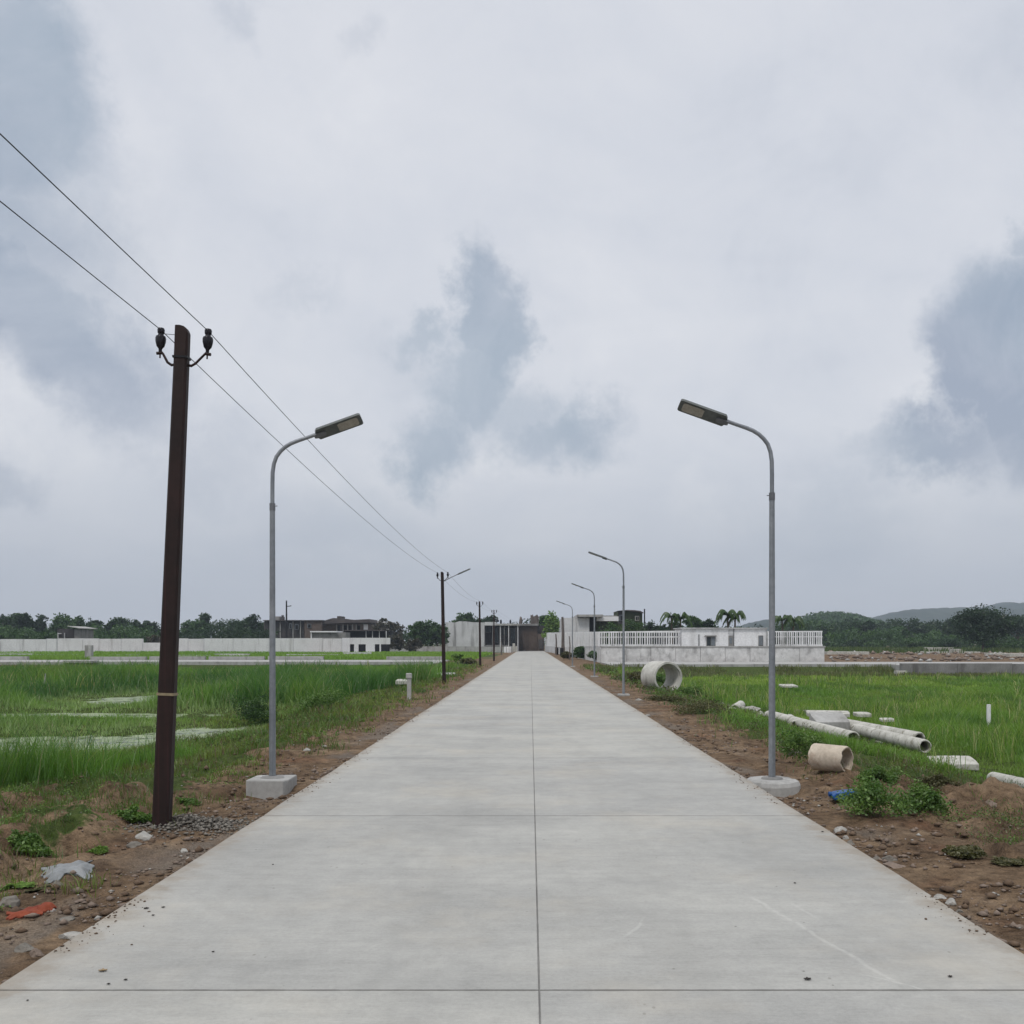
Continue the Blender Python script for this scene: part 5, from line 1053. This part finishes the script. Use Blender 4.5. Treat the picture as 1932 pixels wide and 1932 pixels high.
tl = [('dark tree crowding the left edge above the white wall', -12, 232, 1156, 96, 'dark'), ('dark rounded tree second from the left edge', 30, 236, 1155, 66, 'mid'), ('dark tree with a flat top left of the shed', 48, 228, 1155.5, 40, 'dark'),
      ('thin twiggy tree poking up left of the domed tree', 77, 236, 1157.5, 26, 'dark'), ('wide domed tree directly behind the shed', 126, 230, 1154.5, 74, 'mid'), ('small tree at the right shoulder of the domed tree', 150, 240, 1160, 22, 'mid'),
      ('greyish tree right of the shed', 178, 232, 1168, 44, 'blue'), ('tree with a pointed tip midway to the leaning pole', 222, 238, 1162.5, 54, 'blue'), ('small conical tree left of the leaning pole', 259, 232, 1168, 22, 'dark'), ('low tree touching the left of the leaning pole', 288, 236, 1170, 38, 'blue'),
      ('tree with a ragged top right of the leaning pole', 366, 234, 1165, 58, 'mid'), ('small feathery tree above the ragged one', 386, 246, 1155, 22, 'blue'), ('spreading dark tree left of the near left lamp', 438, 230, 1170, 62, 'dark'), ('round headed tree just left of the near left lamp', 474, 240, 1157.5, 42, 'dark'), ('low tree directly behind the near left lamp', 506, 246, 1169, 34, 'blue'),
      ('bare dark bushy tree right of the small white house', 745, 214, 1171, 44, 'brown'), ('thin dark tree in front of the small white house', 716, 206, 1165, 36, 'brown'), ('leafy green tree left of the white building', 790, 196, 1168, 46, 'mid'), ('second green tree touching the white building', 824, 200, 1172, 40, 'mid'),
      ('bright tree rising over the blank white roof', 872, 232, 1154, 44, 'mid'), ('low greenery trailing right over the white roof', 898, 236, 1163, 40, 'blue'), ('greyish tree behind the third pole', 924, 238, 1159, 36, 'blue'),
      ('fresh green tree standing right of the brown gate', 1042, 199, 1151, 33, 'light'), ('narrow leafy tree squeezed beside the gatehouse', 1023, 222, 1160, 14, 'mid'),
      ('dark tree right of the overgrown house', 1222, 190, 1172, 34, 'dark'), ('low dark tree behind the paling fence', 1248, 186, 1177, 46, 'dark'), ('dark tree behind the left palm', 1272, 178, 1170, 40, 'dark'), ('round tree between the palms, left one', 1305, 168, 1160, 32, 'mid'), ('round tree between the palms, right one', 1330, 172, 1166, 34, 'dark'), ('low tree behind the small house roof', 1400, 150, 1181, 54, 'mid')]
for i, q in enumerate(tl):
    sp_ = .45 if 'thin' in q[0] or 'twiggy' in q[0] or 'feathery' in q[0] or 'bare' in q[0] else 1
    tree(*q, seed=100 + i, low=.12 if q[4] > 30 else .25, sparse=sp_)
tr = [('largest dark spreading tree at the far right', 1853, 168, 1136, 128, 'dark', .14), ('domed dark tree in the middle of the right tree belt', 1722, 198, 1163, 92, 'blue', .1), ('small tree left of the domed dark tree', 1638, 200, 1169, 44, 'dark', .1), ('pale feathery tree left of the largest tree', 1795, 190, 1165, 36, 'blue', .15),
      ('tree at the far right frame edge with light below its crown', 1922, 172, 1158, 84, 'blue', .42), ('bushy tree right of the plinth end', 1585, 214, 1176, 62, 'mid', .08), ('tree behind the right end of the paling fence', 1535, 222, 1172, 60, 'mid', .1), ('shadowy tree between the domed and the feathery trees', 1765, 205, 1172, 54, 'dark', .1), ('tree left of the bushy one, below the wooded hill', 1498, 214, 1166, 44, 'mid', .1), ('thicket tree below the domed dark tree', 1690, 188, 1180, 60, 'mid', .06)]
for i, q in enumerate(tr): tree(q[0], q[1], q[2] * (1.42 if i else 1.1), *q[3:6], seed=200 + i, low=q[6], n=330 if i == 0 else 160, per=44 if i == 0 else 30)
bs = [('bright rounded bush at the foot of the largest tree', 1866, 201, 1203, 48, 'mid'), ('low green bush at the right frame edge', 1920, 204, 1204, 60, 'mid'), ('bush below the feathery tree', 1795, 220, 1205, 60, 'dark'), ('bush in front of the thicket tree', 1722, 226, 1202, 60, 'mid'), ('yellow green bush left on the right plain edge', 1658, 229, 1206, 50, 'mid'), ('dark bush on the plain edge near the plinth', 1610, 242, 1204, 60, 'dark'),
      ('bush spilling over the white wall at far left', 52, 182, 1190, 64, 'mid'), ('bush over the wall left of the shed', 88, 182, 1191, 36, 'mid'), ('bush over the wall at the left frame edge', 8, 182, 1192, 54, 'mid'), ('dark bush over the notch in the white wall', 290, 172.5, 1197, 44, 'brown'), ('dark hedge bush at the right end of the white wall', 752, 176, 1196, 40, 'brown'), ('brown shrub next to the dark hedge bush', 778, 178, 1203, 34, 'brown'),
      ('creeper hedge in front of the overgrown house', 1160, 148, 1172, 70, 'mid'), ('creeper hedge right part below the curved roof', 1200, 146, 1168, 46, 'mid'), ('dark hedge behind the fence near the left palm', 1250, 140, 1180, 70, 'dark'), ('green shrubs at the side plinth foot, taller', 1092, 112, 1218, 34, 'mid'), ('green shrubs at the plinth corner, lower', 1125, 98, 1226, 46, 'mid'), ('brown weeds beside the black drum', 1070, 112, 1228, 26, 'dry'),
      ('young yellowish bush left of the third pole', 862, 88, 1232, 20, 'light'), ('low leafy clump right of the young yellowish bush', 884, 84, 1240, 40, 'dry')]
for i, q in enumerate(bs): tree(*q, seed=300 + i, low=.0, n=60, per=26, group='bushes before the trees and walls', name='bush', wood=i in (18,), cat='bush', lz=.0019 * q[2] + .05)
nb_ = [('dense dark green shrub on the right of the left pools', 477, 1374, 74, 60, 'mid'), ('dark bushy clump in the grass right of the left lamp', 610, 1338, 90, 44, 'weed'), ('low shrub clump near the capped marker post', 560, 1310, 70, 34, 'weed'), ('tall grassy weed clump by the right lamp foot', 1512, 1442, 96, 72, 'weed'), ('big green weed bush behind the blue jerrycan', 1658, 1548, 140, 84, 'weed'), ('green weeds right of the big weed bush', 1740, 1536, 100, 60, 'weed'),
       ('dark weed clump under the clay pipe mouth', 1655, 1476, 90, 34, 'weed'), ('bright little weed on the dark left bank edge', 163, 1452, 26, 30, 'light'), ('round tuft of fresh grass by the grey sheet', 187, 1618, 38, 18, 'light'), ('dark green creeping weed on the left soil', 62, 1620, 66, 30, 'weed'), ('pale green tuft at the left frame edge', 30, 1688, 60, 22, 'light'), ('dry straw tuft above the orange rag', 66, 1697, 40, 26, 'dry'),
       ('flat green tuft on the right soil ridge', 1822, 1626, 74, 30, 'dry'), ('weeds at the base of the big concrete ring', 1306, 1312, 50, 20, 'weed'), ('weed clump left of the big concrete ring', 1206, 1290, 40, 26, 'dry'), ('tall weeds growing behind the big concrete ring', 1236, 1292, 60, 26, 'weed'), ('dark weeds at the foot of the big ring mouth', 1256, 1322, 80, 12, 'dry'), ('dry weed mat below the big ring', 1320, 1345, 110, 26, 'dry'), ('weeds at the right foot of the leaning pole', 352, 1530, 40, 22, 'weed'), ('weeds at the left foot of the leaning pole', 258, 1560, 60, 30, 'weed'), ('dark low weeds at the far right soil edge', 1905, 1640, 70, 22, 'dry'), ('brown weeds along the right bank crest', 1770, 1490, 90, 30, 'dry')]
for i, (lab, u_, v_, w_, h_, tone) in enumerate(nb_):
    y_ = ground_hit(u_, v_); tree(lab, u_, y_ + .2, v_ - h_, w_ * 1.15, tone, 400 + i, low=0., n=95 if w_ > 50 else 40, per=40, lz=max(.035, .0019 * y_), group='weeds and shrubs near the road', name='weed_clump', base=T(X(u_, y_), y_ + .2), wood=False, cat='plant')
r_ = np.random.default_rng(31)
def undergrowth(n, t0, t1, y0, y1, acc, h, tones, seed):
    r = np.random.default_rng(seed); y = (y0 ** .3 + (y1 ** .3 - y0 ** .3) * r.random(n)) ** (1 / .3); x = (t0 + (t1 - t0) * r.random(n)) * y; k = r.random(n) < acc(x, y); x = x[k]; y = y[k]
    hh = h * r.uniform(.3, 1.2, len(x)); P_ = np.stack([x, y, terrain(x, y) + hh * .5], 1); c = np.where(r.random((len(x), 1)) < .45, lerp(*GREENS[tones[0]], r.random(len(x))), lerp(*GREENS[tones[1]], r.random(len(x))))
    V, c = leaves(P_, hh, 22, 1., c, r, .7); n4 = len(V) // 4; V = V.reshape(n4, 4, 3); ce = V.mean(1, keepdims=True); V = ce + (V - ce) * np.maximum(.022, .0017 * ce[..., 1:2]); V = V.reshape(-1, 3)
    V[:, 2] = np.maximum(V[:, 2], np.repeat(terrain(ce[:, 0, 0], ce[:, 0, 1]), 4) - .01); return tag(leaf_obj('weeds', V, c), kind='stuff')
undergrowth(15000, .05, .60, 8.5, 78, lambda x, y: sm(1.1, 2.2, x - RR + (fbm(x, y, 131) - .5) * 2) * sm(4.9, 3.4, x - RR - 3.2 * (y < 14.5)) * sm(.33, .46, fbm(x * .8, y * .8, 132) + .06 * sm(9, 13, y)) * (1 - pipes_near(x, y)), .19, ('dry', 'weed'), 31)
undergrowth(12000, -.62, -.03, 6.5, 78, lambda x, y: sm(.9, 2.0, RL - x + (fbm(x, y, 133) - .5) * 2) * sm(7, 5, RL - x) * sm(.42, .55, fbm(x * .8, y * .8, 134) + .06 * sm(9, 14, y)), .09, ('weed', 'light'), 32)
# far woods that read as one mass
def woods(spans, seed):
    r = np.random.default_rng(seed); Vs = []; Cs = []
    for (u0_, u1_, y_, v0_, v1_, tone, n) in spans:
        u_ = r.uniform(u0_, u1_, n); yy = y_ + r.uniform(0, 14, n); vt = v0_ + (v1_ - v0_) * sm(.25, .75, fbm(u_ * .035, u_ * 0, seed, 4)); h = CH - (vt - V0) / F * yy
        P_ = np.stack([(u_ - U0) / F * yy, yy, h * r.random(n) ** .7], 1); c0, c1 = GREENS[tone]
        V, c = leaves(P_, np.full(n, 1.3), 22, .0023 * y_, lerp(c0, c1, r.random(n)), r); V[:, 2] = np.maximum(V[:, 2], .02); Vs.append(V); Cs.append(c)
    o = leaf_obj('woods', np.concatenate(Vs), np.concatenate(Cs)); return tag(o, kind='stuff')
woods([(-90, 520, 250, 1170, 1192, 'blue', 1100), (-90, 300, 205, 1182, 1200, 'mid', 560), (300, 520, 205, 1186, 1202, 'dark', 380), (520, 860, 262, 1174, 1192, 'blue', 260), (840, 1060, 258, 1168, 1184, 'blue', 160)], 3)
woods([(1200, 1480, 225, 1176, 1190, 'dark', 220), (1460, 1640, 300, 1172, 1190, 'mid', 300), (1560, 2010, 300, 1170, 1190, 'dark', 620), (1560, 2010, 246, 1190, 1206, 'mid', 620)], 4)
# palms
def palm(label, u, y_, vt, w_px, seed, stems):
    r = random.Random(seed); h = Z(vt, y_); w_ = w_px * y_ / F; t = thing('palm_tree', label, 'palm', (X(u, y_), y_, 0), 'palms behind the small house')
    Vs = []; Cs = []; tk = MB(); ox, oy = t.location.x, t.location.y
    for k, sx in enumerate(stems):
        hx = sx * w_ * .5; top = Vector((hx, r.uniform(-.5, .5), h * r.uniform(.72, .84)))
        tk.tube([(ox + hx * .5, oy, -.2), (ox + hx * .8, oy + top.y * .5, top.z * .5), (ox + hx, oy + top.y, top.z)], [.16, .12, .09], 8)
        for f in range(11):
            az = 2 * math.pi * f / 11 + r.uniform(-.25, .25); ln = w_ * .5 * r.uniform(.75, 1.15); up = r.uniform(.35, 1.1)
            for q in range(26):
                s_ = (q + 1) / 26; px_ = ln * (s_ * .9); pz = (h - top.z) * 1.05 * math.sin(min(1., s_ * 1.3) * math.pi * .5) * up * .75 - ln * .75 * s_ ** 2.6
                c0 = top + Vector((math.cos(az) * px_, math.sin(az) * px_, pz)); side = Vector((-math.sin(az), math.cos(az), 0))
                for sg in (-1, 1):
                    tip = c0 + side * sg * ln * .17 * (1.1 - s_ * .6) + Vector((math.cos(az) * .12, math.sin(az) * .12, -ln * .22 * (.6 + s_))); wv = Vector((math.cos(az), math.sin(az), 0)) * .055
                    Vs += [c0 - wv, c0 + wv, tip + wv * .3, tip - wv * .3]; cc = r.choice(((.06, .11, .035), (.09, .145, .045), (.04, .075, .03))); Cs += [cc] * 4
    leaf_obj('fronds', np.array([tuple(v) for v in Vs]), np.array(Cs), t); tk.build('trunk', 'bark', t, True)
palm('drooping palm left of the round trees', 1276, 128, 1147, 46, 1, (-.45, .35))
palm('tallest palm rising over the small white house', 1380, 112, 1141, 50, 2, (-.25, .35))
palm('twin palm right of the near right lamp', 1487, 126, 1150, 46, 3, (-.55, .45))

# ------------------------------------------------------------------ hills and air
def hill(name, prof, y_, depth, mat, seed, rough, nx_=120, ny_=26):
    """ridge whose crest follows measured heights, falling away in front and behind"""
    us = np.linspace(prof[0][0], prof[-1][0], nx_); vt = np.interp(us, [q[0] for q in prof], [q[1] for q in prof]); xr = (us - U0) / F * y_
    zr = CH - (vt - V0) / F * y_; vs = np.zeros((ny_, nx_, 3)); q = np.linspace(-1, 1, ny_)
    for j in range(ny_):
        yy = y_ + q[j] * depth; sh = (1 - q[j] ** 2) ** 1.2 if q[j] < 0 else (1 - q[j] ** 2)
        x_ = xr * (1 + .0 * yy); nz = (fbm(x_ / rough * 3, np.full(nx_, yy) / rough * 3, seed) - .5) * rough * .5
        vs[j, :, 0] = x_; vs[j, :, 1] = yy; vs[j, :, 2] = (zr + nz * (1 - max(0, 1 - abs(q[j]) * 4) * .7)) * sh - 2
    ii = (np.arange(ny_ - 1)[:, None] * nx_ + np.arange(nx_ - 1)[None]).ravel()
    return tag(fast_mesh(name, vs.reshape(-1, 3), np.stack([ii, ii + 1, ii + nx_ + 1, ii + nx_], 1).ravel(), np.arange(len(ii)) * 4, mat, smooth=True), kind='structure')
M['hill'] = weathered('hill_scrub', (.030, .044, .038), (.055, .070, .055), .012, fine=.12, bmp=.1)
M['hill_green'] = weathered('wooded_hill', (.020, .040, .016), (.045, .075, .026), .05, fine=.4, bmp=.3)
hill('hills', [(1380, 1200), (1420, 1172), (1446, 1165), (1480, 1168), (1520, 1163), (1555, 1157), (1576, 1154), (1595, 1158), (1612, 1165), (1640, 1180), (1700, 1200)], 1150, 230, 'hill', 3, 18)
hill('hills', [(1540, 1205), (1585, 1180), (1620, 1169), (1650, 1164.5), (1680, 1160), (1700, 1151), (1722, 1147.5), (1770, 1145.5), (1820, 1144), (1880, 1147), (1960, 1152), (2080, 1170), (2200, 1200)], 1400, 300, 'hill', 5, 16)
hill('hills', [(1780, 1200), (1840, 1152), (1880, 1139), (1896, 1134.5), (1912, 1137), (1930, 1135), (1990, 1136), (2080, 1150), (2200, 1200)], 1650, 260, 'hill', 8, 17)
hill('wooded_hill', [(1440, 1212), (1475, 1184), (1500, 1172), (1525, 1163), (1552, 1158.5), (1575, 1160), (1600, 1168), (1640, 1184), (1690, 1205)], 620, 130, 'hill_green', 9, 9)
r_ = np.random.default_rng(21); n_ = 900; u_ = r_.uniform(1470, 1650, n_); y_ = r_.uniform(520, 622, n_); vt_ = np.interp(u_, [1440, 1475, 1500, 1525, 1552, 1575, 1600, 1640, 1690], [1212, 1184, 1172, 1163, 1158.5, 1160, 1168, 1184, 1205])
q_ = (y_ - 620) / 130; zz_ = (CH - (vt_ - V0) / F * 620) * np.clip(1 - q_ ** 2, 0, 1) ** 1.2 - .5; P_ = np.stack([(u_ - U0) / F * 620, y_, zz_], 1)
V, c = leaves(P_, np.full(n_, 3.2), 16, 1.5, lerp(*GREENS['mid'], r_.random(n_)), r_); tag(leaf_obj('woods', V, c), kind='stuff')

hz_ = MB().box(-1500, 2200, -300, 2150, -6, 150).build('haze', 'wire')
hm = bpy.data.materials.new('haze_air'); hm.use_nodes = True; nt = hm.node_tree; nt.nodes.clear()
pv = N(nt, 'ShaderNodeVolumePrincipled'); pv.inputs['Color'].default_value = (.70, .81, .95, 1); pv.inputs['Density'].default_value = .00029; pv.inputs['Anisotropy'].default_value = .0; pv.inputs['Density Attribute'].default_value = ''
o_ = N(nt, 'ShaderNodeOutputMaterial'); L(nt, pv.outputs[0], o_.inputs['Volume']); hz_.data.materials[0] = hm; tag(hz_, kind='stuff')
#SECTION5
